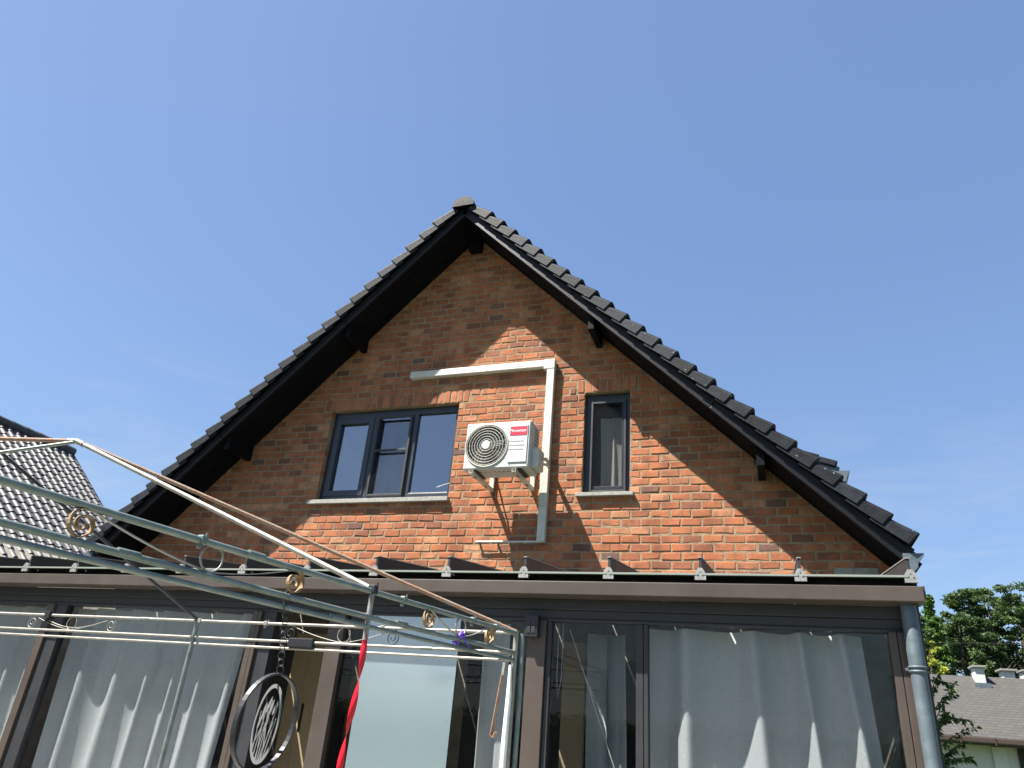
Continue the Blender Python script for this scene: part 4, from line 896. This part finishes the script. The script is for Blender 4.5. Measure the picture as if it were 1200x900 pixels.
tree('garden_tree', gnd(1150, 38), toph(1152, 720, 38), 1.7, 36000, .085, 'leaf_d', 'dark rounded evergreen above the slim white chimney', seed=6, low=.15, clumps=140)
tree('conifer', gnd(1192, 40), toph(1190, 692, 40), 2.5, 52000, .09, 'leaf_d', 'tall dark conifer at the far end of the bungalow roof', seed=8, low=.12, clumps=190, squash=.6)
tree('conifer', gnd(1228, 43), toph(1225, 690, 43), 2.6, 22000, .1, 'leaf_d', 'dark conifer standing beyond the last chimney', seed=12, low=.12, clumps=140, squash=.6)
tree('yellow_shrub', gnd(1107, 29), toph(1108, 752, 29), .75, 6000, .07, 'leaf_y', 'yellow-green shrub below the feathery tree behind the bungalow', seed=5, low=.3, clumps=60, cat='shrub')
tree('hedge_tree', gnd(1135, 44), toph(1135, 735, 44), 3.5, 40000, .1, 'leaf_d', 'low dark tree mass between the taller trees behind the bungalow', seed=15, low=.1, clumps=140)
# unseen hedge added behind the camera to give the glass something to reflect
hg = empty('added_hedge', (-3, -19, 0), 'added green hedge out of view behind the camera, for the veranda glass to mirror', 'hedge')
hr = random.Random(2); hm = MB()
for i in range(26000):
    p = V((hr.uniform(-22, 16), -19 + hr.gauss(0, .25), hr.random() ** .8 * 2.1 + hr.gauss(0, .04))); u_ = V((hr.gauss(0, 1), hr.gauss(0, 1), hr.gauss(0, 1))).normalized(); v_ = u_.orthogonal()
    k = len(hm.v); hm.v += [tuple(p - u_ * .09), tuple(p + v_ * .05), tuple(p + u_ * .09), tuple(p - v_ * .05)]; hm.f.append((k, k + 1, k + 2, k + 3)); hm.sm.append(False)
hme = hm.mesh('foliage'); hme.materials.append(M['leaf_m']); link('foliage', hme, hg)
MB().box((-22, -19.12, 0), (16, -18.9, 1.9)).build('branches', M['bark'], hg)
a_ = atY(1040, 752, 26); c_ = atY(1230, 746, 26)
pts = [a_.lerp(c_, i / 12) + V(((i / 12 - .5) * 10, 0, -.15 * math.sin(math.pi * i / 12))) for i in range(13)]
tag(MB().tube(pts, .012, 5).build('overhead_cable', M['black']), 'thin dark overhead cable crossing in front of the trees', 'cable')

# climber by the downpipe
cl = empty('climbing_plant', (1.3, -1.2, 0), 'leafy climbing plant with trailing shoots beside the zinc downpipe', 'plant')
r = random.Random(21); st_ = MB(); lv = MB()
def shoot(px0, py0, px1, py1, y, nl):
    a = atY(px0, py0, y); b = atY(px1, py1, y + r.uniform(-.1, .1)); m_ = a.lerp(b, .5) + V((0, 0, .05)); pts = []
    for i in range(9):
        t = i / 8; pts.append(a.lerp(m_, t).lerp(m_.lerp(b, t), t))
    st_.tube(pts, .004, 6, radii=[.0035 - .0024 * i / 8 for i in range(9)])
    for k in range(int(nl * 1.9)):
        t = r.uniform(.1, 1); i = min(7, int(t * 8)); p = pts[i].lerp(pts[i + 1], t * 8 - i)
        u_ = (V((r.gauss(.3, .6), r.gauss(0, .6), r.gauss(-.45, .4)))).normalized(); v_ = u_.cross(V((r.gauss(0, 1), r.gauss(0, 1), r.gauss(0, 1)))).normalized(); s_ = r.uniform(.012, .026)
        p = p + u_ * s_; lv.add([p - u_ * s_, p + v_ * s_ * .42, p + u_ * s_ * 1.1, p - v_ * s_ * .42], [(0, 1, 2, 3)])
yc = -1.4
for (a0, a1, b0, b1, n) in ((1092, 860, 1118, 800, 30), (1096, 830, 1122, 815, 26), (1095, 850, 1140, 845, 26), (1098, 880, 1146, 852, 22), (1094, 905, 1132, 868, 30), (1096, 900, 1140, 890, 34), (1090, 820, 1102, 788, 26), (1094, 870, 1110, 835, 40), (1096, 915, 1120, 875, 40), (1098, 905, 1138, 905, 30), (1092, 800, 1116, 806, 20)): shoot(a0, a1, b0, b1, yc + r.uniform(-.2, .2), n)
g0 = atY(1096, 900, yc); st_.tube([V((g0.x, yc, 0)), V((g0.x - .03, yc, .8)), V((g0.x - .02, yc, 1.6)), V((g0.x - .05, yc, 2.2))], .012, 6, radii=[.02, .016, .012, .006])
st_.build('stem', M['bark'], cl); lv.build('leaves', M['leaf_c'], cl)
